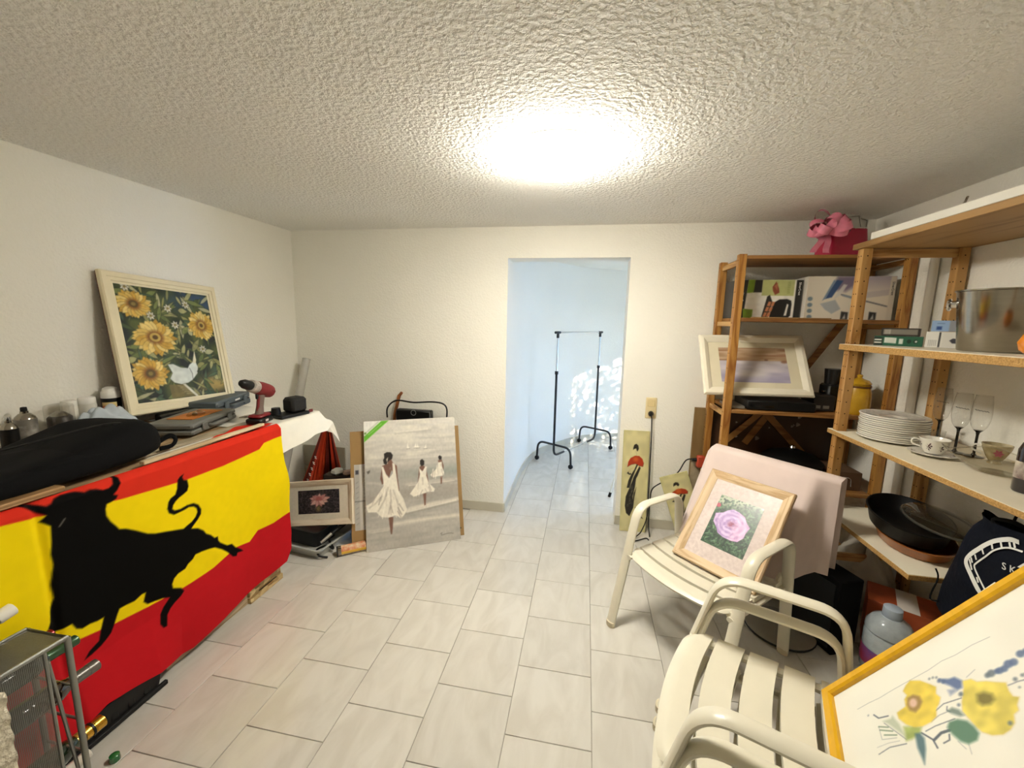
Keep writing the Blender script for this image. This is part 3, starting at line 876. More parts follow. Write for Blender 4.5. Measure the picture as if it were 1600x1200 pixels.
# white satin cloth over the far end of the bench
def satin(u, v):
    # u along the bench towards its far end and down, v from the wall to the front edge and down
    y = 1.88 + u * .63
    x = -2.48 + v * .95
    zd = 0.0
    if y < 1.99:
        x = min(x, -1.722)
    kx = max(0.0, x + 1.716)
    ky = max(0.0, y - 2.372)
    if ky > 0:
        y = 2.372 + ky * .18
        zd += ky * .97
    if kx > 0:
        fl_ = min(1, max(0, (y - 2.0) * 4))
        x = -1.716 + kx * (.03 + .22 * fl_) + .012 * math.sin(y * 24) * min(1, kx * 9) * fl_
        zd += kx * (.95 - .25 * fl_) if ky == 0 else kx * .45
    if kx > 0 and ky > 0:
        x += ky * .22
        y += kx * .30
        zd += .01 * math.sin((kx - ky) * 30)
    elif ky > 0:
        y += .010 * math.sin(x * 28) * min(1, ky * 10)
    return (x, y, TZ + .004 - zd)
M_SATIN = mat('white_satin', '#efeadb', .34, var=.03, sheen=.3)
tag(MB().grid(satin, 50, 60, .0015).build('tablecloth', M_SATIN, angle=80), 'white satin cloth hanging over far end of the workbench', 'cloth')

# the flag
flag = thing('flag', 'red and yellow striped flag with black bull hanging over workbench front', 'flag', (-1.70, 1.3, .5))
fp = Pic(1.56, .96, 430, '#c8301f')       # x: y = 0.52 + X ; Y: z = 0.06 + Y
FY0, FZ0 = .515, .06
Yw, Zw = fp.X + FY0, fp.Y + FZ0
up_ = np.interp(Yw, [.4] + [p[0] for p in TR['upper']], [.985] + [p[1] for p in TR['upper']])
lo_ = np.interp(Yw, [.4, .8] + [p[0] for p in TR['lower']], [.47, .46] + [p[1] for p in TR['lower']])
ym = np.clip((up_ - Zw) / .004 + .5, 0, 1) * np.clip((Zw - lo_) / .004 + .5, 0, 1)
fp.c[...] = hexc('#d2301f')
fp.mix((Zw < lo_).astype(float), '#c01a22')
fp.mix(ym, '#f4d70c')
fp.poly([(a - FY0, b - FZ0) for a, b in TR['bull']], '#080706')
ex = [(a * .3, 660 + b * .3) for a, b in ((283, 540), (305, 512))]
fp.stroke([(.985 - FY0, .905 - FZ0), (1.0 - FY0, .925 - FZ0)], .004, '#d8d4c8', .8)
fp.grain(.010, 60, 40, 5)
bx = [p[0] for p in TR['fbot']]; bz = [p[1] for p in TR['fbot']]
rz_ = [p[1] for p in TR['fright']][::-1]; ry_ = [p[0] for p in TR['fright']][::-1]
def flag_shape(X, Y):
    y0 = X + FY0
    z0 = Y + FZ0
    # right hem wanders with height, bottom hem follows the drape
    rt = np.interp(z0, rz_, ry_)
    y = np.where(y0 > 1.7, 1.7 + (y0 - 1.7) * (rt - 1.7) / (FY0 + fp.W - 1.7), y0)
    bt = np.interp(y, [.5, .9] + bx, [.16, .14] + bz)
    z = np.where(z0 < .3, .3 - (.3 - z0) * (.3 - bt) / (.3 - FZ0), z0)
    dep = 1 - z
    x = -1.700 - .08 * dep
    fold = .012 * np.sin(y * 9 + z * 2.5) * np.clip(dep * 1.6, 0, 1) + .010 * np.sin((y * .8 - z * .6) * 17) * np.clip((y - 1.65) * 3, 0, 1) * np.clip(dep * 3, 0, 1)
    fold = fold - .012 * np.exp(-((y - .93 - .06 * (1 - z)) / .012) ** 2)
    x = x + fold * .9 + .006 + .009 * np.clip((y - 1.65) * 3, 0, 1) * np.clip(dep * 3, 0, 1)
    x = x + .05 * np.clip((1.38 - y) * 8, 0, 1) * np.clip((.34 - z) * 4, 0, 1)
    top = np.clip((z0 - .985) / .035, 0, 1)
    x = x - top * .03
    z = np.where(z0 > .985, .985 + .026 * np.sin(top * PI / 2), z)
    out = np.stack([x + 1.70, y - 1.3, z - .5], -1)
    return out
M_FLAG = attr_mat('flag_cloth', .8, bump=.15, bscale=900, spec=.08)
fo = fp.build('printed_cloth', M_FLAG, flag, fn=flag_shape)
# the loose end of the flag on the bench top
fp2 = Pic(.36, .17, 24, '#d2301f')
fp2.grain(.05, 8, 6, 2)
fp2.build('cloth_end', M_FLAG, flag, fn=lambda X, Y: np.stack([-.03 - Y * (.35 + .65 * X / .36), 1.62 + X - 1.3, TZ + .013 + .004 * np.sin(X * 40 + Y * 30) - .5], -1))

# thin wooden strips and boards lying along the bench edge
def strip(name, label, cat, p0, p1, w, h, m, group=None):
    p0, p1 = Vector(p0), Vector(p1)
    L = (p1 - p0).length
    o = MB().box(-w / 2, w / 2, 0, L, 0, h, min(w, h) * .18).build(name, m)
    d = (p1 - p0).normalized()
    place(o, p0, d.cross(Vector((0, 0, 1))), Vector((0, 0, 1)))
    return tag(o, label, cat, group)
M_STRIP = wood('raw_strip', '#d8c6a3', '#b59a6f', 'y')
strip('wooden_strip', 'long narrow pale wooden strip on the bench front edge', 'wood strip', (-1.722, 1.27, TZ + .018), (-1.742, 1.915, TZ + .018), .026, .014, M_STRIP)
strip('wooden_strip', 'flat brown board end at the near bench edge beside black bag', 'board', (-1.735, .56, TZ + .016), (-1.735, 1.02, TZ + .016), .05, .018, wood('brown_strip', '#a98458', '#7f5f38', 'y'))
strip('wooden_strip', 'broad grey weathered board in front of grey tool case', 'board', (-1.875, 1.34, TZ + .001), (-1.885, 1.98, TZ + .001), .06, .012, wood('grey_strip', '#b3a68d', '#8f8268', 'y'))
strip('white_strip', 'white plastic strip lying between the wooden strips', 'plastic strip', (-1.80, 1.36, TZ + .0005), (-1.815, 1.70, TZ + .0005), .05, .006, M_WHITEP)
strip('paper_tag', 'small cream paper tag on the white strip', 'tag', (-1.80, 1.52, TZ + .0075), (-1.805, 1.60, TZ + .0075), .012, .002, mat('cream_paper', '#ece3bf', .7))

# black soft bag with a handle loop
bag = thing('equipment_bag', 'long black soft nylon bag lying on the workbench', 'bag', (-1.94, 1.09, TZ))
def bagf(u, v):
    a = 2 * PI * u
    b = PI * v
    ca, sa = math.cos(a), math.sin(a)
    e = lambda t, p: math.copysign(abs(t) ** p, t)
    sz, cz = math.sin(b), -math.cos(b)
    rr_ = abs(sz) ** .28
    x = .20 * e(ca, .55) * rr_
    y = .345 * e(sa, .4) * rr_
    z = .086 * (1 + e(cz, .45))
    # taper towards the near end, crown nearer the far end
    z *= .52 + .42 * math.exp(-((y - .24) / .18) ** 2) - (.18 if y > .27 else 0) * (y - .27) / .08
    if z > .06:
        x *= 1 - .22 * (z - .06) / .1
    z += .006 * math.sin(y * 21 + x * 9) * (z / .16)
    return (x, y, max(0.022, z + .022))
bb = MB().grid(bagf, 64, 24)
bb.build('body', M_BLACKF, bag, angle=70)
MB().tube(bez([(.10, .34, .055), (.115, .385, .075), (.125, .40, .055), (.12, .385, .03), (.11, .34, .028)], 5), .006, 6, r2=.011).build('handle', M_BLACKF, bag)
MB().tube(bez([(.06, -.32, .15), (.10, -.1, .17), (.105, .15, .185), (.06, .30, .14)], 6), .004, 6).build('zip', mat('zip_black', '#050505', .35), bag)
MB().tube(bez([(.135, -.3, .06), (.185, -.1, .10), (.18, .1, .10), (.13, .3, .06)], 6), .003, 6, r2=.012).build('strap', M_BLACKF, bag)

# ------------------------------------------------------------------ sunflower painting
sf = thing('framed_painting', 'framed sunflower painting with white bird leaning on left wall', 'painting')
SW, SH = .685, .775
place(sf, (-2.365, 1.70, 1.075), (-.02, .672, -.035), (-.135, .035, .74))
FWd = .062
frame_rails(sf, SW, SH, FWd, [(0, 0), (0, .020), (.10, .026), (.45, .025), (.5, .020), (.78, .020), (.82, .014), (1, .012), (1, 0)], mat('cream_frame', '#eee2bf', .45, var=.03))
MB().box(.004, SW - .004, 0.0, .010, .004, SH - .004).build('backing', mat('red_brown_board', '#6b3a24', .8), sf)
PW, PH = SW - 2 * FWd, SH - 2 * FWd
p = Pic(PW, PH, 150, '#2c3518')
r_ = random.Random(5)
p.fill(np.stack([np.interp(vnoise(p.X / PW, p.Y / PH, 9, 9, 1), [.2, .5, .8], [c0, c1, c2]) for c0, c1, c2 in ((.07, .17, .32), (.10, .22, .36), (.07, .10, .16))], -1), np.ones(p.X.shape))
p.poly(TR['sun_blue'], '#2b4a72', .9, .02, uv=True)
p.ell(.62 * PW, .90 * PH, .09, .06, '#33506a', .6, soft=.04)
p.ell(.86 * PW, .1 * PH, .10, .055, '#c8a95c', .85, soft=.03)
p.ell(.96 * PW, .22 * PH, .05, .05, '#4a6a6a', .6, soft=.03)
G = ['#66743a', '#7f8a48', '#a39f5e', '#44552a', '#98965e', '#35523a', '#4c684a', '#bdb67c', '#c9c396']
for k in range(190):
    p.leaf(r_.uniform(-.02, PW), r_.uniform(-.02, PH), r_.uniform(.05, .14), r_.uniform(.006, .018), r_.uniform(0, 2 * PI), r_.choice(G), .85, '#10160a')
for k in range(60):
    p.stroke([(x := r_.uniform(0, PW), y := r_.uniform(0, PH)), (x + r_.uniform(-.05, .05), y + r_.uniform(-.05, .05))], .003, r_.choice(['#c9c08a', '#11160c', '#11160c', '#7d8a4c']), .7)
p.poly(TR['sun_nest'], '#7a6a3a', .9, uv=True)
for k in range(5):
    p.stroke([(.43 + .02 * k, .115 - .02 * k), (.62 + .03 * k, .075 - .015 * k)], .004, '#d8cfa8', .8, uv=True)
def sunflower(p, cx, cy, rx, ry, n, seed, ring):
    q = random.Random(seed)
    for lay, (ro, col) in enumerate(((1.0, '#bd9230'), (.92, '#dcb450'))):
        for k in range(n):
            a = 2 * PI * (k + .5 * lay) / n + q.uniform(-.08, .08)
            L = q.uniform(.86, 1.04) * ro
            ca, sa = math.cos(a), math.sin(a)
            pts = []
            for t, w in ((.25, .10), (.5, .17), (.75, .15), (.92, .06), (1, 0), (.92, -.06), (.75, -.15), (.5, -.17), (.25, -.10)):
                pts.append((cx + rx * (ca * t * L - sa * w * 3.2 * 2 / n * 3), cy + ry * (sa * t * L + ca * w * 3.2 * 2 / n * 3)))
            p.stroke(pts + [pts[0]], .003, '#3a2608', .9)
            p.poly(pts, q.choice([col, '#e2c062', '#d2a53c', '#e9d07e']))
            p.stroke([(cx + rx * ca * .3, cy + ry * sa * .3), (cx + rx * ca * .7 * L, cy + ry * sa * .7 * L)], .003, '#9a5f14', .75)
    p.ell(cx, cy, rx * .36, ry * .36, '#7b4812', .9, soft=.012)
    p.ell(cx, cy, rx * .24, ry * .24, '#5e4a1c' if not ring else '#c8a850', 1)
    p.ell(cx, cy, rx * .12, ry * .12, '#8a7838' if not ring else '#5d4210', 1)
for k, (c, rr2) in enumerate(zip(TR['sun_c'], TR['sun_r'])):
    rx = abs(rr2[0][0] - c[0]) * PW * 1.02
    ry = abs(rr2[1][1] - c[1]) * PH * 1.06
    sunflower(p, c[0] * PW, c[1] * PH, rx, ry, 18, k, k in (1, 3))
for c in TR['sun_wf']:
    for k in range(7):
        a = 2 * PI * k / 7
        p.leaf(c[0] * PW, c[1] * PH, .026, .007, a, '#e9e4d2', .95, '#27240f')
    p.ell(c[0] * PW, c[1] * PH, .007, .007, '#8a7a3a')
p.stroke([(a, b) for a, b in TR['sun_bird']] + [TR['sun_bird'][0]], .004, '#1a1a10', .9, uv=True)
p.poly(TR['sun_bird'], '#dfe5dc', uv=True)
p.poly(TR['sun_crest'], '#e8e2c4', uv=True)
p.poly(TR['sun_tail'], '#e5e2d0', uv=True)
p.stroke([(.60, .27), (.62, .22), (.615, .16)], .004, '#2a2a22', .9, uv=True)
p.ell(.69, .235, .004, .004, '#15150f', uv=True)
p.grain(.06, 30, 30, 9)
p.build('canvas', attr_mat('oil_paint', .45, coat=.15, bump=.3, bscale=260), sf, (FWd, -.011, FWd))

# ------------------------------------------------------------------ cans and pots behind the bag
def can(name, label, cat, x, y, z0, r, h, body, cap, capm, label_m=None, capstyle='dome'):
    t = thing(name, label, cat, (x, y, z0))
    MB().lathe([(0, 0), (r * .96, 0), (r, .004), (r, h * .99), (r * .96, h), (0, h)], 24).build('body', body, t)
    if capstyle == 'dome':
        MB().lathe([(r * .97, h), (r * .9, h + .008), (r * .55, h + .022), (r * .38, h + .026), (r * .38, h + .034), (0, h + .034)], 20).build('shoulder', M_STEEL, t)
        MB().lathe([(r * .3, h + .034), (r * .32, h + .04), (r * .28, h + .052), (0, h + .054)], 14).build('nozzle', capm, t)
    elif capstyle == 'cap':
        MB().lathe([(r * .98, h), (r * 1.0, h + .004), (r * .96, h + cap), (r * .9, h + cap + .004), (0, h + cap + .004)], 24).build('cap', capm, t)
    if label_m:
        MB().lathe([(r * 1.006, h * .25), (r * 1.006, h * .8)], 24, close=True).build('label', label_m, t)
    return t
M_GREYCAN = mat('can_grey', '#8d8980', .35, .4, var=.1)
can('spray_can', 'small black spray can with chrome top behind the bag', 'spray can', -2.42, 1.285, TZ, .028, .115, M_BLACKP, 0, M_CHROME)
c1 = can('spray_can', 'grey spray can with black nozzle next to small black can', 'spray can', -2.455, 1.36, TZ, .036, .14, M_GREYCAN, 0, M_BLACKP, mat('can_label_pale', '#a9a49a', .5, color2='#57524a', vscale=30))
jar = thing('plastic_jar', 'clear plastic tub over a dark paint can beside grey spray can', 'jar', (-2.42, 1.46, TZ))
MB().lathe([(0, 0), (.043, 0), (.043, .125), (.040, .13), (.034, .135), (0, .135)], 24).build('can', mat('dark_can', '#4b443d', .4, color2='#2a2422', vscale=25), jar)
MB().lathe([(.034, .1355), (.02, .15), (.012, .155), (0, .156)], 20).build('can_top', M_STEEL, jar)
MB().lathe([(.050, .09), (.050, .175), (.047, .185), (.03, .189), (0, .19)], 28, close=True).build('clear_cover', thin_glass('clear_plastic', (.93, .92, .9), .05, 2.0), jar)
tub = can('white_tub', 'small white tub, first behind the blue cloth', 'tub', -2.46, 1.525, TZ, .030, .165, mat('tub_white', '#dcd8cc', .5, var=.03), .022, M_WHITEP, None, 'cap')
can('white_tub', 'taller white tub next to the small white tub', 'tub', -2.44, 1.585, TZ, .034, .168, mat('tub_white', '#dcd8cc', .5), .026, mat('cap_white', '#f1eee6', .35, var=.02), None, 'cap')
bt = can('glue_bottle', 'black bottle with white cap and logo label beside painting', 'bottle', -2.46, 1.705, TZ, .040, .175, M_BLACKP, .030, mat('cap_white', '#f1eee6', .35, var=.02), None, 'cap')
MB().lathe([(.034, .205), (.030, .225), (.018, .232), (0, .232)], 18).build('cap_tip', mat('cap_white', '#f1eee6', .35), bt)
def curved_label(r, a0, a1, z0, z1):
    return MB().grid(lambda u, v: (r * math.cos(a0 + (a1 - a0) * u), r * math.sin(a0 + (a1 - a0) * u), z0 + (z1 - z0) * v), 8, 1)
curved_label(.0406, R(-95), R(-5), .105, .155).build('logo_label', mat('logo_yellow', '#f0dc9a', .5, var=.02), bt)
text('lettering', 'Pattex', .022, mat('logo_red', '#c22018', .5), bt, (.0300, -.0285, .13), (.69, .72, 0), (0, 0, 1))
MB().lathe([(.0407, .045), (.0407, .08)], 24, close=True).build('blue_band', mat('logo_blue', '#4f6c92', .5), bt)

# pale blue cloth heap
def rag(u, v):
    a, b = u * 2 - 1, v * 2 - 1
    r2 = min(1.0, a * a + b * b)
    h = (1 - r2) ** .55 * .135
    f = .008 * math.sin(9 * a + 4 * b) + .006 * math.sin(13 * b - 7 * a)
    return (a * .085 + .006 * math.sin(8 * b), b * .15, h * (1 + .5 * f / .02 * .3) + f * (1 - r2) + .012)
rg = tag(MB().grid(rag, 30, 30, .003).build('cleaning_cloth', mat('pale_blue_cloth', '#b9c3cb', .85, var=.1, bump=.4, bscale=200), angle=80), 'crumpled pale blue cloth behind the black bag', 'cloth')
rg.location = (-2.32, 1.57, TZ + .002)

# ------------------------------------------------------------------ grey tool case with orange card and clear bulb pack
def toolcase(name, label, org, xd, W, D, H, body, dark, latchm):
    t = thing(name, label, 'tool case')
    place(t, org, xd, (0, 0, 1))
    MB().box(0, W, 0, D, 0, H * .46, .008).build('lower_shell', body, t)
    MB().box(0.002, W - .002, .002, D - .002, H * .50, H, .009).build('lid', body, t)
    MB().box(.004, W - .004, .004, D - .004, H * .46, H * .50).build('seam', dark, t)
    for fx in (.18, .74):
        MB().box(W * fx, W * fx + W * .10, -.010, .0, H * .18, H * .82, .003).build('latch', latchm, t)
    hx = W * .34, W * .66
    MB().tube(rounded([(hx[0], .0, H * .45), (hx[0], -.022, H * .45), (hx[1], -.022, H * .45), (hx[1], 0, H * .45)], .012), .008, 8).build('handle', latchm, t)
    return t
M_CASE = mat('case_grey', '#6f6f6a', .5, var=.04)
tc1 = toolcase('tool_case', 'mid grey plastic tool case with orange card on top', (-1.915, 1.66, TZ + .014), (-.30, 1.0, 0), .40, .235, .060, M_CASE, mat('case_dark', '#3d3d3a', .6), M_CASE)
card = thing('card_pack', 'orange card with clear plastic blister on grey tool case', 'card')
place(card, tc1.matrix_world @ Vector((.10, .06, .0605)), (-.22, 1, 0), (0, 0, 1))
MB().box(0, .24, 0, .13, 0, .003).build('card', mat('orange_card', '#d38426', .5, color2='#b9641a', vscale=14), card)
MB().lathe([(.035, 0), (.035, .010), (.028, .018), (0, .020)], 18, (.10, .05, .003), 1.5, 1).build('blister', thin_glass('clear_plastic', (.93, .92, .9)), card)
MB().lathe([(0, 0), (.010, 0), (.013, .010), (.006, .016), (0, .016)], 12, (.09, .05, .0035)).build('brass_part', mat('brass_bit', '#8d7a58', .3, 1), card)
bk = thing('bracket', 'black metal bracket under the sunflower painting', 'bracket', (-2.33, 1.94, TZ + .008))
MB().box(-.04, .04, -.10, .12, 0, .05, .006).build('plate', M_BLACKP, bk)
MB().cyl((.03, -.13, .03), (.03, -.10, .03), .022, n=12).build('knob', M_BLACKP, bk)
MB().box(-.03, .05, .12, .16, .01, .03, .004).build('jaw', M_BLACKP, bk)
tc2 = toolcase('drill_case', 'dark slate blue tool case behind the red drill', (-2.20, 2.08, TZ + .006), (-.34, 1, 0), .42, .21, .085, mat('case_slate', '#535c60', .5, var=.05), mat('case_dark', '#3d3d3a', .6), mat('case_slate', '#535c60', .5))
MB().box(.19, .25, -.0105, -.0102 + .001, .058, .068).build('maker_label', M_WHITEP, tc2)
lk = thing('pliers', 'small dark pliers beside grey tool case', 'pliers', (-1.95, 2.06, TZ + .014), R(60))
for s in (-1, 1):
    MB().tube(bez([(0, 0, .012), (.05, .012 * s, .014), (.12, .03 * s, .012)], 4), [.007] * 9, 6).build('handle', mat('plier_grip', '#2c2320', .6), lk)
    MB().tube([(0, 0, .012), (-.03, .006 * s, .012), (-.06, .001 * s, .012)], [.010, .008, .003], 6).build('jaw', M_STEEL, lk)

# ------------------------------------------------------------------ cordless drill
dr = thing('cordless_drill', 'dark red cordless drill standing on its battery', 'drill', (-1.80, 1.965, TZ + .022), R(8))
M_RED = mat('drill_red', '#7a161b', .5, var=.06)
M_DGREY = mat('drill_grey', '#4a4744', .5)
MB().box(-.045, .045, -.065, .055, 0, .030, .008).build('battery', M_BLACKP, dr)
MB().box(-.040, .040, -.058, .05, .030, .05, .010).build('battery_shoe', M_RED, dr)
MB().tube([(0, -.005, .045), (0, .005, .09), (0, .016, .135), (0, .02, .17)], [.020, .017, .018, .022], 12, up=(1, 0, 0), r2=[.028, .021, .022, .028]).build('grip', mat('drill_grip', '#6d5a52', .7), dr)
MB().tube([(0, -.018, .06), (0, -.006, .1), (0, .0, .15)], .009, 8, r2=.010).build('grip_front', M_RED, dr)
ax0, ax1 = Vector((0, .105, .158)), Vector((0, -.135, .245))
dd = (ax1 - ax0).normalized()
def seg(a, b): return [ax0 + dd * a, ax0 + dd * b]
MB().tube([ax0 + dd * t for t in (0, .008, .03, .09, .13)], [.026, .036, .040, .040, .036], 16, up=(1, 0, 0)).build('motor_housing', M_RED, dr)
for k in range(4):
    MB().tube([ax0 + dd * t for t in (.012, .045)], .0415 - .001 * k, 16, up=(1, 0, 0), r2=.004 + .009 * k).build('vent_rib', mat('drill_rib', '#6b1519', .5), dr)
MB().tube([ax0 + dd * t for t in (.13, .136, .175, .18)], [.034, .036, .034, .028], 16, up=(1, 0, 0)).build('torque_collar', mat('collar_grey', '#8a837a', .45, color2='#c9c0b5', vscale=40), dr)
MB().tube([ax0 + dd * t for t in (.18, .19, .225, .25, .256)], [.026, .027, .026, .017, .008], 14, up=(1, 0, 0)).build('chuck', M_BLACKP, dr)
MB().box(-.006, .006, -.022, -.006, .135, .165, .003).build('trigger', M_BLACKP, dr)
MB().box(.0448, .0456, -.02, .004, .010, .022).build('white_sticker', mat('sticker_pale', '#c9bdb8', .5), dr)
# black charger block
ch = thing('battery_charger', 'bulky black battery charger beside the drill', 'charger', (-1.80, 2.20, TZ + .006), R(-14))
MB().box(-.055, .06, -.10, .10, 0, .022, .006).build('base', M_BLACKP, ch)
MB().box(-.045, .055, -.02, .09, .022, .115, .016).build('block', mat('charger_black', '#0a0807', .7, var=.2), ch)
MB().cyl((-.03, -.07, .022), (-.03, -.07, .06), .03, .024, 14).build('holder', M_BLACKP, ch)
MB().box(.055, .062, .09, .12, .01, .03, .003).build('red_tab', mat('tab_red', '#6b1a18', .5), ch)

# ------------------------------------------------------------------ corner behind the bench
roll = thing('plastic_tube', 'long clear plastic tube leaning in the back left corner', 'tube', (-2.42, 2.72, .0))
d0, d1 = Vector((0, 0, .0)), Vector((.045, .42, 1.26))
MB().cyl(d0, d1, .032, n=20).build('tube', mat('grey_film', '#b9b5ab', .25, var=.05, coat=.4), roll)
MB().cyl(d1, d1 + (d1 - d0).normalized() * .006, .034, n=20).build('end_cap', mat('film_end', '#a8a49a', .3), roll)
pole = tag(MB().cyl((-2.155, 2.435, 0.0005), (-2.165, 2.47, .94), .016, n=14).build('white_pole', M_WHITEP), 'white round pole standing by the far bench end', 'pole')
# closed red paper parasol
um = thing('parasol', 'closed red paper parasol with white lettering under cloth', 'parasol', (-2.10, 2.86, 0))
M_PAR = mat('parasol_red', '#cf4a1e', .55, color2='#a82c12', vscale=9, stretch=(1, 1, .3))
M_PARD = mat('parasol_dark', '#6b1e10', .6)
for k in range(14):
    a = 2 * PI * k / 14
    b = a + 2 * PI / 14 * .55
    top = Vector((.03, .08, .68))
    def fold(t, ang, r):
        q = Vector((math.cos(ang) * r * (1 - t * .86), math.sin(ang) * r * (1 - t * .86), .04)) 
        return Vector((0, 0, 0)).lerp(top, t) + q
    mb = MB()
    vs = [fold(0, a, .225), fold(0, (a + b) / 2, .17), fold(0, b, .225), fold(1, a, .225), fold(1, (a + b) / 2, .17), fold(1, b, .225)]
    mb.add(vs, [(0, 1, 4, 3), (1, 2, 5, 4)])
    e = b; f2 = a + 2 * PI / 14
    mb.add([fold(0, e, .225), fold(0, f2, .14), fold(1, f2, .14), fold(1, e, .225)], [(0, 1, 2, 3)])
    mb.build('pleat', M_PAR if k % 3 else M_PARD, um, smooth=False)
MB().tube([(0, 0, 0.001), (.035, .09, .76)], .010, 8).build('shaft', wood('dark_bamboo', '#8a6a3a', '#5f4520', 'z'), um)
for k in range(7):
    q = Vector((-.008 + .004 * k, -.184 + .021 * k, .27 + .040 * k))
    MB().tube([q + Vector(d) for d in ((-.008, 0, .010), (.008, -.001, .006), (-.004, -.001, -.002), (.009, -.001, -.010))], .003, 5).build('white_character', M_WHITEP, um)

# lotus photograph in a pale frame
lf = thing('framed_photo', 'pale wood framed pink water lily photo under bench end', 'picture')
LW, LH = .57, .315
place(lf, (-2.10, 2.425, .112), (.53, .02, .075), (-.02, .075, .3))
M_LF = wood('lime_wood', '#e6d6bd', '#cdb497', 'x', 9)
frame_rails(lf, LW, LH, .042, PROF, M_LF, wood('lime_wood_v', '#e6d6bd', '#cdb497', 'z', 9))
MB().box(.003, LW - .003, 0, .006, .003, LH - .003).build('backing', mat('brown_board', '#7d6344', .8), lf)
MB().box(.04, LW - .04, -.008, -.006, .04, LH - .04).build('mount', mat('cream_mount', '#e6dcc8', .8, var=.04, vscale=60), lf)
lp = Pic(.325, .165, 90, '#2a2628')
lp.fill(np.stack([np.interp(vnoise(lp.X, lp.Y, 110, 160, 2), [.2, .8], [a, b]) for a, b in ((.10, .33), (.09, .29), (.10, .30))], -1), np.ones(lp.X.shape))
cx, cy = TR['lotus_c'][0] * lp.W, TR['lotus_c'][1] * lp.H
lp.ell(cx - .005, cy - .06, .018, .022, '#9c8450', .8, soft=.012)
for k, tp in enumerate(TR['lotus_tips']):
    tx, ty = tp[0] * lp.W - cx, tp[1] * lp.H - cy
    lp.leaf(cx, cy, math.hypot(tx, ty), .014, math.atan2(ty, tx), ['#dba39a', '#c98982', '#e3b6aa'][k % 3], 1, '#7d4a48')
for k in range(9):
    a = PI * k / 8
    lp.leaf(cx, cy, .03, .007, a, '#b8645f', .9)
lp.build('photo', attr_mat('photo_print', .35, coat=.3), lf, (.135, -.0085, .082))
MB().box(.04, LW - .04, -.0105, -.0098, .04, LH - .04).build('glass', thin_glass('picture_glass', (1, 1, 1), .25, .12), lf)

# trays, tin and things on the floor at the bench end
tr = thing('storage_tray', 'pale grey plastic tray on the floor at bench end', 'tray', (-1.90, 2.47, 0), R(-8))
M_TRAY = mat('tray_grey', '#b9bab4', .4, var=.03)
def tray(mb, W, D, H, t=.006, fl=.02):
    o = [(-W / 2, -D / 2), (W / 2, -D / 2), (W / 2, D / 2), (-W / 2, D / 2)]
    def ring(sx, z, r=.03):
        pts = []
        w, d = W / 2 + sx, D / 2 + sx
        for cx_, cy_, a0 in ((w - r, -d + r, -90), (w - r, d - r, 0), (-w + r, d - r, 90), (-w + r, -d + r, 180)):
            for k in range(5):
                a = R(a0 + 90 * k / 4)
                pts.append((cx_ + r * math.cos(a), cy_ + r * math.sin(a), z))
        return pts
    rings = [ring(-fl, 0.001), ring(0, H), ring(.012, H), ring(.012, H - .008), ring(.004, H - .008)] 
    inner = [ring(-.002, H - .001), ring(-fl - t, t)]
    seq = [rings[0], rings[4], rings[3], rings[2], rings[1], inner[0], inner[1]]
    vs = [q for r_ in seq for q in r_]
    n = len(rings[0])
    fs = []
    for i in range(len(seq) - 1):
        for k in range(n):
            l = (k + 1) % n
            fs.append((i * n + k, i * n + l, (i + 1) * n + l, (i + 1) * n + k))
    fs.append(tuple(range(n))[::-1]); fs.append(tuple(range((len(seq) - 1) * n, len(seq) * n)))
    return mb.add(vs, fs)
tray(MB(), .46, .36, .07).build('tray_shell', M_TRAY, tr)
ib = thing('black_basin', 'black plastic basin standing in the pale grey tray', 'basin', (-1.93, 2.50, .008), R(-8))
tray(MB(), .34, .24, .13, .005, .025).build('basin_shell', mat('basin_black', '#121110', .6, var=.15), ib)
MB().box(-.14, .14, -.09, .09, .10, .104).build('dark_water_lid', mat('basin_lid', '#151412', .4), ib)
tin = thing('spray_tin', 'silver tin with orange and yellow label lying on floor', 'tin', (-1.615, 2.335, .033), R(38))
T_ = MB(Matrix.Rotation(R(90), 4, 'Y'))
MB(Matrix.Rotation(R(90), 4, 'Y')).lathe([(0, -.0), (.031, 0), (.033, .003), (.033, .20), (.030, .205), (0, .205)], 24).build('body', M_STEEL, tin)
def tinlab(a0, a1, x0, x1, m, nm='label_band'):
    MB().grid(lambda u, v: (x0 + (x1 - x0) * v, .0335 * math.cos(a0 + (a1 - a0) * u), .0335 * math.sin(a0 + (a1 - a0) * u)), 10, 1).build(nm, m, tin)
tinlab(R(60), R(170), .03, .19, mat('label_orange', '#d2622a', .45, color2='#e2c9a0', vscale=40))
tinlab(R(170), R(205), .03, .19, mat('label_yellow', '#e6b93c', .45, var=.05))
tinlab(R(205), R(260), .03, .19, mat('label_silver', '#cfc9bb', .4, color2='#8a5a48', vscale=60))
MB(Matrix.Rotation(R(90), 4, 'Y')).lathe([(.0335, .0), (.0345, .002), (.0345, .006), (.0335, .008)], 24, close=True).build('rim', M_BLACKP, tin)
tag(MB().tube(bez([(-1.66, 2.30, .006), (-1.70, 2.27, .03), (-1.735, 2.30, .055), (-1.70, 2.36, .05), (-1.66, 2.37, .03), (-1.72, 2.42, .085), (-1.66, 2.58, .13)], 6), .007, 7).build('black_cable', M_BLACKP), 'loop of thick black cable beside the silver tin', 'cable')
torch = thing('torch', 'black and silver torch lying across the grey tray', 'torch', (-1.73, 2.335, .085))
MB().cyl((0, 0, 0), (.035, .07, .032), .012, n=12).build('barrel', M_CHROME, torch)
MB().cyl((.035, .07, .032), (.10, .19, .085), .015, n=12).build('grip', M_BLACKP, torch)
bs = thing('black_sack', 'black rubbish sack behind the lily photo', 'sack', (-1.58, 2.85, 0))
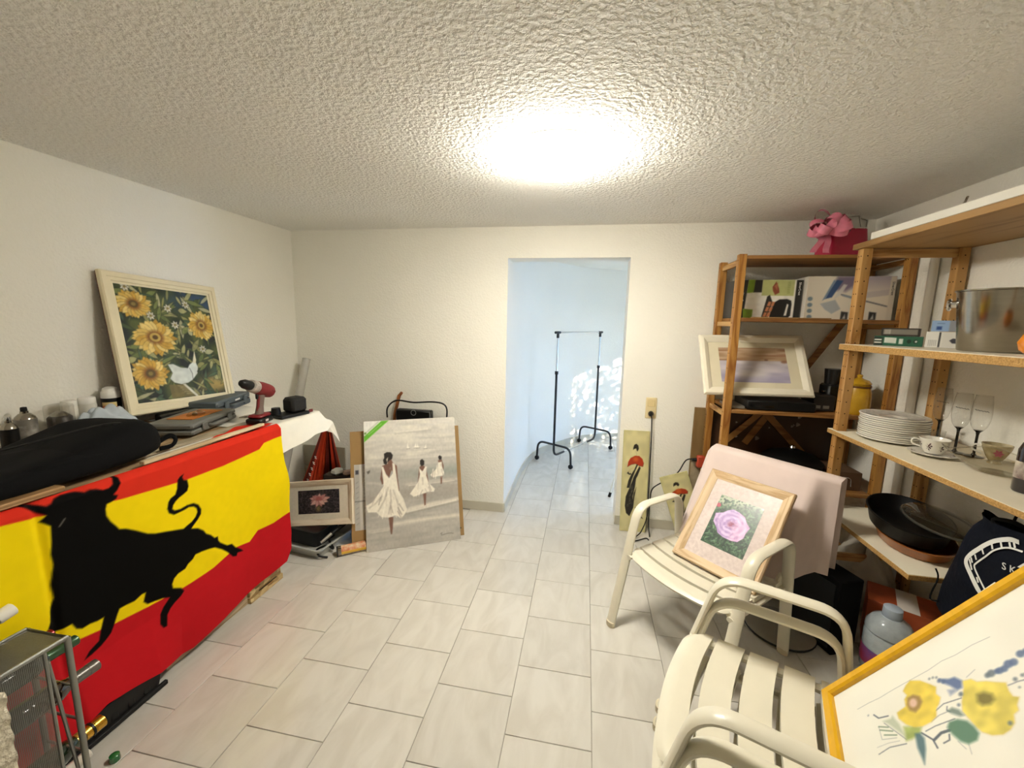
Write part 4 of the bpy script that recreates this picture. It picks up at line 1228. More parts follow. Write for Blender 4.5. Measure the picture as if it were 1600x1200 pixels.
def sackf(u, v):
    a = 2 * PI * u; b = PI * v
    r = .17 * math.sin(b) ** .7 * (1 + .1 * math.sin(5 * a + 3 * b))
    return (r * .85 * math.cos(a), r * math.sin(a), .235 - .225 * math.cos(b) + .0)
MB().grid(sackf, 30, 18).build('sack_body', mat('bin_liner', '#0b0b0c', .35, bump=.6, bscale=25, bdist=.02), bs, angle=80)
MB().tube(bez([(-.04, -.08, .42), (.0, -.12, .45), (.05, -.08, .47), (.02, -.04, .45)], 4), .012, 6).build('knot', mat('bin_liner', '#0b0b0c', .35), bs)
wr = tag(MB().lathe([(0, 0), (.03, .004), (.045, .02), (.04, .038), (.02, .048), (0, .05)], 14, ripple=(.12, 5)).build('crumpled_paper', mat('crumpled', '#c6c2b6', .8, bump=.8, bscale=60)), 'crumpled grey paper peeping over the lily photo', 'paper')
wr.location = (-1.82, 2.69, .436)
wr2 = tag(MB().lathe([(0, 0), (.028, .004), (.04, .018), (.03, .034), (0, .042)], 14, ripple=(.15, 4)).build('crumpled_paper', mat('crumpled_pink', '#b99a86', .8, bump=.8, bscale=60)), 'small crumpled pinkish wrapper beside the crumpled grey paper', 'paper')
wr2.location = (-1.735, 2.695, .436)
for q in (wr, wr2):
    pass
# carton that carries the crumpled paper
ct = thing('carton', 'dark carton standing behind the lily photo', 'box', (-1.84, 2.69, .0))
MB().box(-.08, .16, -.035, .05, .001, .435, .003).build('box_body', mat('dark_carton', '#3a2f26', .8), ct)
MB().box(-.08, .16, -.036, -.035, .30, .32).build('tape', mat('tape_brown', '#5a4630', .4), ct)

# under the flag: black crate, plank and chipboard pieces
cr = thing('black_crate', 'black plastic crate on floor under the flag', 'crate', (-1.93, .98, 0))
tray(MB(), .36, .62, .125, .006, .012).build('crate_shell', mat('crate_black', '#0c0b0a', .7, var=.2), cr)
for k in range(9):
    MB().box(.164, .176, -.26 + k * .06, -.235 + k * .06, .03, .105, .002).build('rib', mat('crate_black', '#0c0b0a', .7), cr)
MB().box(.17, .186, -.31, .31, .002, .022, .003).build('foot_rail', mat('crate_black', '#0c0b0a', .7), cr)
tag(MB().box(-1.835, -1.815, 1.34, 1.80, .0005, .115, .002).build('plank', wood('bare_plank', '#c2ad8c', '#9a8462', 'y')), 'bare wooden plank standing on edge under the flag', 'plank')
def osb():
    m = bpy.data.materials.new('osb_chips')
    m.use_nodes = True
    nt = m.node_tree
    p_ = nt.nodes['Principled BSDF']
    tc = nt.nodes.new('ShaderNodeTexCoord')
    v = nt.nodes.new('ShaderNodeTexVoronoi'); v.inputs['Scale'].default_value = 42
    mp = nt.nodes.new('ShaderNodeMapping'); mp.inputs['Scale'].default_value = (1, .6, 1.4); mp.inputs['Rotation'].default_value = (.5, .3, .2)
    nt.links.new(tc.outputs['Object'], mp.inputs[0]); nt.links.new(mp.outputs[0], v.inputs['Vector'])
    r = nt.nodes.new('ShaderNodeValToRGB')
    r.color_ramp.elements[0].color = (*lin('#8d6b3c'), 1); r.color_ramp.elements[1].color = (*lin('#e2cb96'), 1)
    sp = nt.nodes.new('ShaderNodeSeparateColor')
    nt.links.new(v.outputs['Color'], sp.inputs[0]); nt.links.new(sp.outputs[0], r.inputs['Fac'])
    nt.links.new(r.outputs['Color'], p_.inputs['Base Color'])
    p_.inputs['Roughness'].default_value = .8
    return m
M_OSB = osb()
ob = thing('chipboard_box', 'flake board box corner with black hasp by flag end', 'box', (-1.90, 1.93, 0))
MB().box(-.12, .105, -.13, .12, .0005, .035, .002).build('bottom_board', M_OSB, ob)
MB().box(-.12, .095, -.125, .115, .038, .27, .002).build('side_board', M_OSB, ob)
MB().box(.096, .099, -.06, .075, .0355, .0395).build('joint_strip', M_BLACKP, ob)
MB().cyl((.095, .06, .15), (.103, .06, .15), .010, n=10).build('rivet', M_BLACKP, ob)
# ------------------------------------------------------------------ beach canvas and what stands behind it
cv_ = thing('canvas_print', 'large grey beach canvas of three women in white dresses', 'painting')
CW, CH = .665, .915
_bl = Vector((-1.435, 2.412, .002)); _xd = Vector((.583, .321, 0)).normalized()
_lean = Vector((-.321, .583, 0)).normalized()
place(cv_, _bl, _xd, _lean * .30 + Vector((0, 0, .95)))
MB().box(0, CW, .001, .020, 0, CH, .001).build('stretcher', mat('canvas_edge', '#cfc9ba', .8), cv_)
p = Pic(CW, CH, 165, '#bdb5a4')
U, V = p.X / CW, p.Y / CH
base = np.interp(V, [0, .08, .3, .45, .55, .62, .7, .8, 1], [.72, .71, .70, .70, .66, .72, .78, .80, .84])
base = base + .05 * (vnoise(U, V, 4, 26, 3) - .5) + .05 * (vnoise(U + .1 * V, V, 8, 60, 4) - .5)
p.c = np.stack([base, base * .975, base * .925], -1)
teal = np.exp(-((V - .56) / .045) ** 2) * np.clip((U - .25) * 2, 0, 1)
p.fill(np.ones_like(p.c) * hexc('#979d93'), .75 * teal)
wet = np.exp(-((V - .40) / .06) ** 2)
p.fill(np.ones_like(p.c) * hexc('#9b9389'), .6 * wet)
sk = np.clip(vnoise(U + .15 * V, V, 5, 34, 8) - .62, 0, 1) * 2.2 * np.clip((V - .62) * 8, 0, 1)
p.fill(np.ones_like(p.c) * hexc('#e9e3d3'), np.clip(sk, 0, .7))
for a, b, w in TR['la_streak']:
    p.stroke([a, ((a[0] + b[0]) / 2, (a[1] + b[1]) / 2 + .006), b], w * .8, '#e6e0d0', .75, .010, uv=True)
for a, b, w in TR['la_streak'][::2]:
    p.stroke([(a[0] + .02, a[1] - .012), (b[0] - .03, b[1] - .010)], w * .35, '#f2ecdd', .8, .004, uv=True)
    p.stroke([(a[0], a[1] - .022), (b[0], b[1] - .020)], w * .5, '#8f897d', .45, .008, uv=True)
p.poly(TR['la_lab'], '#efede4', uv=True)
p.poly(TR['la_green'], '#66b52c', uv=True)
p.stroke(TR['la_lab_t'], .010, '#a9b69a', .55, uv=True)
p.ell(TR['la_lab_t'][0][0], TR['la_lab_t'][0][1], .008, .008, '#6f9a4a', uv=True)
p.stroke(TR['la_lab_t2'], .004, '#d8ecc4', .8, uv=True)
for k, (bx_, by_) in enumerate(TR['boats']):
    h_ = (.038, .036, .03, .03)[k]
    p.poly([(bx_ * CW - .012, by_ * CH), (bx_ * CW - .004 * (-1) ** k, by_ * CH + h_), (bx_ * CW + .008, by_ * CH)], '#efeadd')
    p.stroke([(bx_ * CW - .012, by_ * CH - .002), (bx_ * CW + .012, by_ * CH - .002)], .004, '#6f685d', .9)
SK, DR, HR = '#7a5748', '#ebe5d6', '#231c18'
for n in ('l1', 'l2', 'l3'):
    p.poly(TR[n + '_leg'], SK, .95, uv=True)
    p.poly(TR[n + '_skin'], SK, uv=True)
    p.poly(TR[n + '_dress'], DR, uv=True)
    p.poly(TR[n + '_hair'], HR, uv=True)
q_ = random.Random(6)
for n in ('l1', 'l2', 'l3'):
    D_ = p.uv(TR[n + '_dress'])
    xs = [a for a, b in D_]; ys = [b for a, b in D_]
    for k in range(70 if n == 'l1' else 34):
        x, y = q_.uniform(min(xs), max(xs)), q_.uniform(min(ys), max(ys) - .35 * (max(ys) - min(ys)))
        if p.sdf(D_, True, np.array([x]), np.array([y]))[0] < -.004:
            mx = (min(xs) + max(xs)) / 2
            dx = (x - mx) * .35
            p.stroke([(x - dx * .4, y + .03), (x + dx * .4, y - .02)], q_.uniform(.003, .008), q_.choice(['#fbf6ea', '#f6f0e2', '#b5aa9b', '#8d8376', '#d8d0c2']), .55, .003)
for n in ('l1_fold', 'l1_fold2', 'l1_fold3', 'l1_fold4'):
    p.stroke(TR[n], .009, '#8d8376', .55, .006, uv=True)
p.ell(.265, .615, .006, .010, '#8a8378', .5, uv=True)
p.poly([(.225, .69), (.245, .705), (.235, .66)], '#d9cfc0', .9, uv=True)
p.stroke([(.60, .42), (.57, .38), (.54, .355)], .006, '#a1978a', .6, uv=True)
p.stroke([(.63, .43), (.66, .38)], .006, '#a1978a', .5, uv=True)
p.stroke(TR['sig'], .0035, '#35302a', .9, uv=True)
p.poly([(.02, .605), (.055, .615), (.05, .595), (.03, .585)], '#5d5850', .9, uv=True)
p.grain(.03, 60, 60, 3)
p.build('printed_canvas', attr_mat('canvas_print', .7, bump=.35, bscale=700), cv_, (0, -.0005, 0))

M_CARD = mat('cardboard', '#a07f50', .85, var=.06, vscale=8)
M_CARDD = mat('cardboard_fold', '#7d5f38', .85)
fb = thing('flat_carton', 'flat brown cardboard carton with white label strip behind canvas', 'carton')
place(fb, _bl + _xd * -.098 + _lean * .045, _xd, _lean * .30 + Vector((0, 0, .95)))
MB().box(0, .80, .0, .055, 0, .835, .002).build('box_body', M_CARD, fb)
MB().box(.005, .13, -.004, .0, 0, .045, .001).build('flap', M_CARD, fb)
lab = Pic(.10, .46, 22, '#cfcac0')
lab.fill(np.ones_like(lab.c) * hexc('#a7a29a'), (np.clip((lab.X - .055) * 90, 0, 1) * (vnoise(lab.X, lab.Y, 200, 150, 4) > .45)) * .7)
lab.poly([(.0, 0), (.035, 0), (.035, .46), (0, .46)], '#b9b4ab')
lab.poly([(.008, .39), (.03, .39), (.03, .42), (.008, .42)], '#3b3b46')
for k in range(9):
    lab.stroke([(.012, .04 + k * .036), (.026, .05 + k * .036)], .004, '#6d6a66', .8)
lab.stroke([(.005, .20), (.09, .20)], .006, '#4c4943', .8)
lab.build('printed_label', attr_mat('paper_print', .6), fb, (.025, -.001, .135))
mk = Pic(.07, .012, 10, '#5a4a30')
mk.build('side_mark', attr_mat('paper_print', .6), fb, (.71, -.0006, .05))

lt = thing('laptop_case', 'flat black case with arched cable behind the canvas', 'case', (-1.36, 3.125, 0))
MB().box(-.18, .13, -.02, .045, .0, .875, .01).build('case_body', M_BLACKP, lt)
MB().lathe([(0.019, 0), (.021, .001), (.024, 0)], 20, close=True).build('round_logo', mat('logo_grey', '#8d8d8a', .5), lt).matrix_local = Matrix.Translation((-.02, -.0215, .855)) @ Matrix.Rotation(R(90), 4, 'X')
MB().tube(bez([(-.255, -.02, .80), (-.25, -.02, .885), (-.17, -.02, .950), (-.02, -.02, .942), (.14, -.02, .955), (.235, -.02, .945), (.27, -.02, .90), (.265, -.02, .8)], 6), .0065, 8).build('cable', M_BLACKP, lt)
hm = thing('hammer', 'wooden tool handle sticking up behind the canvas', 'hammer', (-1.61, 3.19, 0))
MB().tube([(-.05, 0, .0), (.02, 0, .80), (.065, 0, .975), (.09, 0, 1.005)], [.014, .013, .015, .012], 10).build('handle', wood('handle_wood', '#9c5c2c', '#6f3c18', 'z'), hm)
MB().box(-.11, .01, -.02, .02, .0, .035, .005).build('head', M_STEEL, hm)
st = tag(MB().box(-2.505, -2.09, 3.205, 3.220, .0006, .27, .002).build('spare_tile', mat('stone_tile', '#9d9682', .5, color2='#857e6a', vscale=5)), 'grey stone tile standing on floor against back wall, lower one', 'tile')
st2 = tag(MB().box(-2.505, -2.09, 3.207, 3.220, .274, .465, .002).build('spare_tile', mat('stone_tile', '#9d9682', .5)), 'grey stone tile set above the lower stone tile', 'tile')

# ------------------------------------------------------------------ clothes rack in the passage
rk = thing('clothes_rack', 'black and chrome clothes rack on castors in the passage', 'clothes rack')
A = Vector((-.306, 4.54, 0)); Bq = Vector((.178, 5.40, 0))
Ld = (Bq - A).length
place(rk, A, (Bq - A), (0, 0, 1))
M_RACK = mat('rack_black', '#101012', .3, var=.05)
fdir = Vector((-.404, .233, 0)).normalized()      # along a foot
inv = rk.matrix_world.inverted().to_3x3()
fl = inv @ fdir
for x, nm in ((0, 1), (Ld, -1)):
    o = Vector((x, 0, 0))
    h = .235
    pts = rounded([o + fl * .235 + Vector((0, 0, .055)), o + fl * .225 + Vector((0, 0, h)), o - fl * .225 + Vector((0, 0, h)), o - fl * .235 + Vector((0, 0, .055))], .11, 8)
    ft = MB().tube(pts, .0125, 10).build('foot', M_RACK, rk)
    for s in (1, -1):
        q = o + fl * .235 * s
        MB().cyl(q + Vector((0, 0, .045)), q + Vector((0, 0, .075)), .013, .011, 10).build('castor_stem', M_RACK, ft)
        MB().cyl(q + Vector((-.011, 0, .026)), q + Vector((.011, 0, .026)), .0255, n=16).build('castor_wheel', M_BLACKP, ft)
    MB().tube(rounded([o + Vector((0, 0, 1.065)), o + Vector((0, 0, .10)), o + Vector((.22 * nm, 0, .10))], .09, 8), .0135, 10).build('upright', M_RACK, rk)
    MB().cyl(o + Vector((0, 0, 1.05)), o + Vector((0, 0, 1.085)), .020, n=12).build('clamp', M_RACK, rk)
    MB().cyl(o + Vector((0, 0, 1.06)), o + Vector((0, 0, 1.50)), .0095, n=10).build('chrome_post', M_CHROME, rk)
    MB().cyl(o + Vector((0, 0, 1.455)), o + Vector((0, 0, 1.525)), .016, n=12).build('top_joint', M_RACK, rk)
    MB().cyl(o + Vector((-.05 * nm, 0, 1.515)), o + Vector((.04 * nm, 0, 1.515)), .015, n=12).build('end_cap', M_RACK, rk)
MB().cyl((0, 0, 1.515), (Ld, 0, 1.515), .011, n=12).build('hanging_rail', M_CHROME, rk)
MB().cyl((.2, 0, .10), (Ld - .2, 0, .10), .0115, n=10).build('base_rail', M_CHROME, rk)
al = thing('clothes_airer', 'white leg of a folded airer with black foot beside doorway', 'airer', (.30, 3.765, 0))
MB().tube([(-.005, 0, .03), (.09, .02, .5), (.16, .04, .95)], .009, 8).build('leg', M_WHITEP, al)
MB().tube([(.30, .25, .03), (.26, .18, .5), (.2, .1, .95)], .009, 8).build('leg', M_WHITEP, al)
MB().cyl((-.012, -.001, .0005), (-.002, 0, .045), .015, .013, 10).build('foot', M_BLACKP, al)
MB().cyl((.302, .252, .0005), (.299, .248, .045), .015, .013, 10).build('foot', M_BLACKP, al)
MB().tube([(.16, .04, .93), (.2, .1, .95)], .008, 8).build('crossbar', M_WHITEP, al)

# ------------------------------------------------------------------ switch plate with plug and cable
sw = thing('switch_socket', 'cream double plate with light switch above a socket', 'socket', (.521, YB, .982))
M_CREAM = mat('cream_switch', '#e6d3a4', .35, var=.02)
MB().box(-.041, .041, -.009, 0, -.082, .082, .004).build('plate', M_CREAM, sw)
MB().box(-.028, .028, -.014, -.008, .012, .066, .003).build('rocker', mat('cream_rocker', '#e0ca94', .3, var=.02), sw)
MB().lathe([(.021, 0), (.026, .003), (.030, 0)], 24, close=True).build('socket_ring', M_CREAM, sw).matrix_local = Matrix.Translation((0, -.0095, -.042)) @ Matrix.Rotation(R(90), 4, 'X')
MB().box(-.030, .030, -.011, -.008, -.072, -.012, .002).build('socket_face', M_CREAM, sw)
cb = thing('power_cable', 'black plug and cable hanging from the wall socket', 'cable', (.521, YB, .94))
MB().lathe([(0, .0), (.019, 0), (.021, .006), (.018, .02), (.010, .034), (0, .036)], 18).build('plug', M_BLACKP, cb).matrix_local = Matrix.Translation((0, -.0125, 0)) @ Matrix.Rotation(R(90), 4, 'X')
MB().tube(bez([(0, -.045, -.002), (.004, -.055, -.05), (.012, -.05, -.2), (.018, -.05, -.45), (.02, -.06, -.66), (.015, -.10, -.80), (-.03, -.16, -.90), (-.075, -.21, -.925), (-.10, -.26, -.932), (-.07, -.25, -.932), (.0, -.2, -.932), (.02, -.22, -.934)], 7), .0042, 7).build('cord', M_BLACKP, cb)
cb2 = tag(MB().tube(bez([(.551, 3.05, .012), (.545, 3.10, .10), (.548, 3.13, .28), (.56, 3.14, .36), (.61, 3.14, .41), (.69, 3.15, .45), (.745, 3.15, .52), (.79, 3.15, .61), (.84, 3.12, .635)], 7), .0045, 7).build('extension_cable', M_BLACKP), 'black cable curving up from floor to red connector', 'cable')
con = thing('cable_connector', 'red plastic connector by the shelf post', 'connector', (.85, 3.10, .63))
MB().box(0, .055, -.02, .02, -.05, .04, .008).build('housing', mat('connector_red', '#b8462c', .5), con)
MB().cyl((-.03, 0, .005), (0, 0, .005), .010, .014, 10).build('strain_relief', M_BLACKP, con)

# ------------------------------------------------------------------ two tall canvases of a lady with red fan
def geisha(p):
    W, H = p.W, p.H
    p.c = p.c * (1 + .14 * (vnoise(p.X / W, p.Y / H, 5, 14, 6) - .5))[..., None]
    edge = np.minimum.reduce([p.X, W - p.X, p.Y, H - p.Y])
    p.fill(np.ones_like(p.c) * hexc('#b7b072'), .55 * np.clip(1 - edge / .03, 0, 1) * vnoise(p.X / W, p.Y / H, 4, 12, 9))
    K = '#15120f'
    p.poly(TR['g_fan'], '#b03412', uv=True)
    p.ell(.50, .72, .020, .018, '#d9702c', .7, uv=True, soft=.01)
    p.stroke(TR['g_fan'][6:] + [TR['g_fan'][0]], .003, '#2a120a', .9, uv=True)
    for n in ('g_hair', 'g_d1', 'g_d2', 'g_sk', 'g_tail', 'g_tail2', 'g_bfly'):
        p.poly(TR[n], K, .95, uv=True)
    p.stroke(TR['g_neck'], .002, '#6b5a48', .8, uv=True)
    q = random.Random(2)
    for k in range(26):
        x, y = q.uniform(.22, .42), q.uniform(.24, .44)
        p.stroke([(x, y), (x + .04, y + .008), (x + .03, y + .02)], .0022, '#c9c3a8', .8, uv=True)
    for k in range(14):
        y = .30 + k * .014
        p.stroke([(.46, y), (.60 - k * .004, y + .03)], .0018, K, .6, uv=True)
    p.stroke([(.33, .60), (.22, .59), (.30, .615), (.42, .635)], .0018, '#8a3a22', .8, uv=True)
def tall_canvas(label, org, xd, zd, W, H):
    t = thing('tall_canvas', label, 'painting', group='tall canvases of a lady with red fan')
    place(t, org, xd, zd)
    MB().box(0, W, .0005, .018, 0, H, .001).build('stretcher', mat('canvas_olive', '#c9c18a', .8), t)
    p = Pic(W, H, 62, '#d6cd98')
    geisha(p)
    p.build('painted_canvas', attr_mat('oil_paint', .45), t, (0, -.0003, 0))
    return t
tall_canvas('tall narrow canvas of lady with red fan beside the doorway', (.334, 3.125, .001), (1, .06, 0), (0, .085, .8), .197, .80)
tall_canvas('tilted canvas of lady with red fan behind chair arm', (.745, 3.02, .05), (.93, .05, .32), (-.30, .10, .85), .205, .46)
# thin board between wall and shelf unit
bd = thing('brown_board', 'tall brown cardboard sheet wedged beside the pine shelf', 'board', (.80, 3.15, 0))
MB().box(0.02, .095, .0, .018, .0, 1.02, .001).build('sheet', mat('board_brown', '#8d7248', .6, color2='#75592f', vscale=10, stretch=(1, 1, .2)), bd)
MB().box(.025, .09, -.001, 0, .25, .62).build('plastic_wrap', mat('wrap_grey', '#a89a80', .3, var=.1, vscale=30), bd)
# ------------------------------------------------------------------ pine shelf units
M_POST = wood('pine_post', '#b5833f', '#8a541c', 'z', 7, .5, 7)
M_POST2 = wood('pine_post_light', '#c2965a', '#9a6a30', 'z', 5, .5, 5)
M_SHELFX = wood('pine_shelf_x', '#9c6e38', '#784c20', 'x', 5)
M_SHELFY = wood('pine_shelf_y', '#a88250', '#8a6434', 'y', 4)
M_HOLE = mat('peg_hole', '#3a2412', .9)
M_LAM = mat('cream_laminate', '#e4dcc6', .5, var=.04, vscale=6)
def post(parent, x, y, z1, w=.045, m=M_POST, faces=('x-', 'x+', 'y-'), hz=.096):
    o = MB().box(x, x + w, y, y + w, 0.0005, z1, .002).build('post', m, parent)
    mb = MB()
    z = .2
    while z < z1 - .03:
        for f in faces:
            for s in (.3, .7) if f != 'y-' else (.5,):
                if f == 'x-': c, d = (x, y + w * s, z), (-1, 0, 0)
                elif f == 'x+': c, d = (x + w, y + w * s, z), (1, 0, 0)
                else: c, d = (x + w * s, y, z), (0, -1, 0)
                c, d = Vector(c), Vector(d)
                mb.cyl(c - d * .002, c + d * .0004, .0035, n=8)
        z += hz
    mb.build('peg_holes', M_HOLE, o)
    return o
u1 = thing('shelf_unit', 'pine shelf unit against back wall with boxes and framed seascape', 'shelf unit', (0, 0, 0))
X0, X1, Y0, Y1, H1 = .905, 1.862, 2.795, 3.195, 2.06
for x in (X0, X1 - .045):
    for y in (Y0, Y1 - .045):
        post(u1, x, y, H1, faces=('x-', 'x+'))
    for z in (2.0, 1.62, 1.03):
        MB().box(x + .012, x + .033, Y0 + .045, Y1 - .045, z, z + .03).build('side_rail', M_PINEY, u1)
for z, t in ((2.032, .02), (1.652, .022), (1.062, .022), (.56, .022), (.12, .022)):
    MB().box(X0 + .047, X1 - .047, Y0 + .002, Y1 - .002, z, z + t, .002).build('shelf_board', M_SHELFX, u1)
def bar(p0, p1, w, t):
    p0, p1 = Vector(p0), Vector(p1)
    d = (p1 - p0); n = Vector((d.z, 0, -d.x)).normalized() * w / 2
    k = Vector((0, t, 0))
    vs = [p0 - n, p0 + n, p1 + n, p1 - n]
    return MB().add(vs + [v + k for v in vs], [(0, 1, 2, 3), (7, 6, 5, 4), (0, 4, 5, 1), (1, 5, 6, 2), (2, 6, 7, 3), (3, 7, 4, 0)])
bar((1.20, 3.197, .76), (1.82, 3.197, 1.80), .045, .008).build('brace', M_SHELFX, u1, False)
bar((1.70, 3.186, .60), (1.25, 3.186, 1.07), .045, .008).build('brace', M_SHELFX, u1, False)
bar((.96, 3.186, .66), (1.32, 3.186, 1.04), .04, .008).build('brace', M_SHELFX, u1, False)
# dark stained panel behind the lower half
dp = thing('veneer_sheet', 'dark brown stained panel leaning behind lower pine shelf', 'panel', (0, 0, 0))
MB().box(.96, 1.80, 3.208, 3.222, .08, 1.05, .001).build('board', mat('dark_veneer', '#4a2f1a', .45, color2='#341f10', vscale=6, stretch=(1, 1, .3)), dp)
rr = random.Random(4)
for k in range(16):
    x, z, r0 = rr.uniform(1.0, 1.6), rr.uniform(.78, 1.03), rr.uniform(.004, .016)
    MB().lathe([(r0, 0), (r0 * .9, .0008), (0, .001)], 9, ripple=(.25, 3)).build('paint_spot', mat('paint_spot', '#8d8378', .6), dp).matrix_local = Matrix.Translation((x, 3.2078, z)) @ Matrix.Rotation(R(90), 4, 'X')

# boxes on the second shelf of the back unit
def carton(name, label, org, rz, W, D, H, side, front_pic, left=None):
    t = thing(name, label, 'box', org, rz)
    MB().box(0, W, .0006, D, 0, H, .001).build('carton', side, t)
    front_pic.build('front_print', attr_mat('carton_print', .4, coat=.2), t, (0, 0, 0))
    return t
ZS = 1.6745
p = Pic(.385, .245, 110, '#efece2')
W, H = p.W, p.H
p.poly([(0, 0), (.045, 0), (.06, .245), (0, .245)], '#1c1b18')
p.poly([(.055, .16), (.10, .165), (.10, .245), (.06, .245)], '#7fa12a')
p.poly([(.045, 0), (.10, .0), (.10, .055), (.04, .06)], '#7fa12a')
p.poly([(.095, .165), (.145, .165), (.145, .245), (.10, .245)], '#2b2a26')
p.poly([(.145, .145), (.335, .145), (.335, .245), (.145, .245)], '#b9bd7c')
p.grain(.03, 20, 14, 3)
for k in range(7):
    p.stroke([(.297, .163 + .011 * k), (.309, .165 + .011 * k)], .005, '#8f9450', .9)
p.poly([(.205, .20), (.225, .235), (.245, .19), (.25, .165), (.225, .15), (.21, .175)], '#8a4a34')
p.poly([(.215, .205), (.235, .225), (.235, .18)], '#b06a4a')
p.poly([(.345, 0), (.385, 0), (.385, .245), (.345, .245)], '#1a1917')
p.poly([(.205, .005), (.225, .0), (.31, .0), (.328, .02), (.33, .09), (.325, .115), (.30, .125), (.255, .122), (.222, .10), (.205, .03)], '#191817')
p.poly([(.29, .02), (.305, .02), (.312, .09), (.302, .095)], '#e8e4da')
p.poly([(.155, .0), (.195, .0), (.217, .10), (.195, .15), (.18, .14)], '#262320')
for k in range(2):
    for j in range(3):
        x, y = .163 + .022 * k + .010 * j, .012 + .034 * j
        p.poly([(x, y), (x + .018, y - .002), (x + .026, y + .026), (x + .009, y + .028)], '#c07a52')
bxA = carton('appliance_box', 'green and white sandwich maker carton on pine shelf', (.957, 2.92, ZS), R(2), .385, .26, .245, mat('carton_dark', '#3b3a38', .6), p)
text('lettering', 'SilverCrest', .018, M_WHITEP, bxA, (.366, -.0012, .19), (0, 0, -1), (1, 0, 0))
text('lettering', 'SilverCrest', .019, M_WHITEP, bxA, (.030, -.0012, .12), (0, 0, -1), (1, 0, 0))
p = Pic(.47, .262, 110, '#e6ddcb')
p.fill(np.ones_like(p.c) * hexc('#9a8fa2'), np.clip((p.X - .16) * 8, 0, 1) * np.clip((p.Y - .15) * 10, 0, 1) * .75)
p.fill(np.ones_like(p.c) * hexc('#cbbfae'), np.clip(1 - p.X / .12, 0, 1) * .6)
p.poly([(.13, .18), (.16, .262), (.26, .262), (.25, .20), (.21, .17)], '#6a5a78', .8, .012)
p.poly([(.105, .125), (.14, .135), (.19, .235), (.155, .24), (.12, .17)], '#33507e')
p.poly([(.09, .115), (.105, .125), (.15, .235), (.14, .24)], '#7d8fa6')
p.poly([(.08, .095), (.16, .12), (.195, .065), (.15, .035), (.11, .06)], '#aab0b4', .9)
p.poly([(.15, .12), (.19, .155), (.215, .21), (.195, .215), (.165, .16)], '#d9d4cc', .9)
p.stroke([(.19, .152), (.30, .12), (.47, .075)], .007, '#5b5a60', 1)
p.stroke([(.20, .148), (.30, .118)], .012, '#8a929c', 1)
for k in range(4):
    p.ell(.022 + .002 * k, .125 - .037 * k, .014, .013, '#6f7f88')
for k, x in enumerate((.20, .27, .35)):
    p.poly([(x, 0), (x + .038, 0), (x + .038, .045), (x, .05)], '#2b2a2c')
    p.poly([(x + .01, .005), (x + .028, .005), (x + .022, .035)], '#b9b6b0')
p.poly([(.305, .13), (.44, .15), (.44, .185), (.305, .165)], '#b9b0b4', .6)
p.poly([(.44, 0), (.47, 0), (.47, .262), (.44, .262)], '#ded5c4')
bxB = carton('appliance_box', 'white floor cleaner carton with blue device on pine shelf', (1.345, 2.885, ZS), R(-2), .47, .27, .262, mat('carton_white', '#cfc8bb', .6), p)
text('lettering', 'SilverCrest', .018, mat('print_black', '#161514', .6), bxB, (.455, -.0012, .19), (0, 0, -1), (1, 0, 0))
tray_ = tag(MB().box(1.02, 1.46, 2.805, 2.84, ZS + .0005, ZS + .006, .001).build('cardboard_lip', mat('cardboard', '#a07f50', .85)), 'thin cardboard strip under the two appliance cartons', 'cardboard')

# gift bag with bow and tissue on top
gb = thing('gift_bag', 'pink gift bag with shiny bow on top of pine shelf', 'gift bag', (1.525, 2.93, 2.053), R(12))
M_PINK = mat('bag_pink', '#b5123f', .35, var=.06)
def gbag(u, v):
    a = 2 * PI * u
    w = .125 - .012 * v
    d = .075 - .02 * v
    e = lambda t: math.copysign(abs(t) ** .25, t)
    return (w * e(math.cos(a)), d * e(math.sin(a)), v * .165)
MB().grid(gbag, 40, 6, .001).build('bag_body', M_PINK, gb, angle=30)
MB().box(-.12, .12, -.07, .07, .0005, .004).build('bag_base', M_PINK, gb)
M_TISSUE = mat('tissue', '#e2ded6', .5, var=.05)
MB().grid(lambda u, v: (-.10 + .2 * u, -.045 + .09 * v + .012 * math.sin(u * 17), .155 + .02 * math.sin(u * 14 + v * 5) + .03 * v), 16, 6, .001).build('tissue', M_TISSUE, gb)
for k, (x, rt) in enumerate(((.055, -6), (.10, 14))):
    fr = MB(Matrix.Translation((x, .0 + .02 * k, .165)) @ Matrix.Rotation(R(rt), 4, 'Y') @ Matrix.Rotation(R(-12), 4, 'X'))
    fr.box(-.06, .06, -.004, .004, .0, .095, .001)
    fr.build('small_frame', mat('silver_card', '#cfccc4', .3, .3), gb)
    f2 = MB(Matrix.Translation((x, -.0055 + .02 * k, .165)) @ Matrix.Rotation(R(rt), 4, 'Y') @ Matrix.Rotation(R(-12), 4, 'X'))
    f2.box(-.05, .05, -.001, .0, .012, .014).box(-.05, .05, -.001, 0, .083, .085).box(-.05, -.048, -.001, 0, .012, .085).box(.048, .05, -.001, 0, .012, .085)
    f2.build('thin_border', M_BLACKP, gb)
M_BOW = mat('bow_pink', '#e8839c', .18, var=.12, vscale=18, coat=.5)
rr = random.Random(9)
for k in range(18):
    a = rr.uniform(0, 2 * PI); el = rr.uniform(-.3, 1.1)
    L = rr.uniform(.085, .135)
    d = Vector((math.cos(a) * math.cos(el), math.sin(a) * math.cos(el), math.sin(el)))
    sd = d.orthogonal().normalized()
    if k % 2: sd = d.cross(sd)
    nn = d.cross(sd)
    def loop(u, v, d=d, sd=sd, nn=nn, L=L):
        t = 2 * PI * u
        return Vector((-.185, -.10, .150)) + d * L * .5 * (1 - math.cos(t)) + nn * .036 * math.sin(t) + sd * (.046 * (v - .5) * (.35 + .65 * math.sin(t / 2)))
    MB().grid(loop, 18, 2).build('bow_loop', M_BOW, gb)
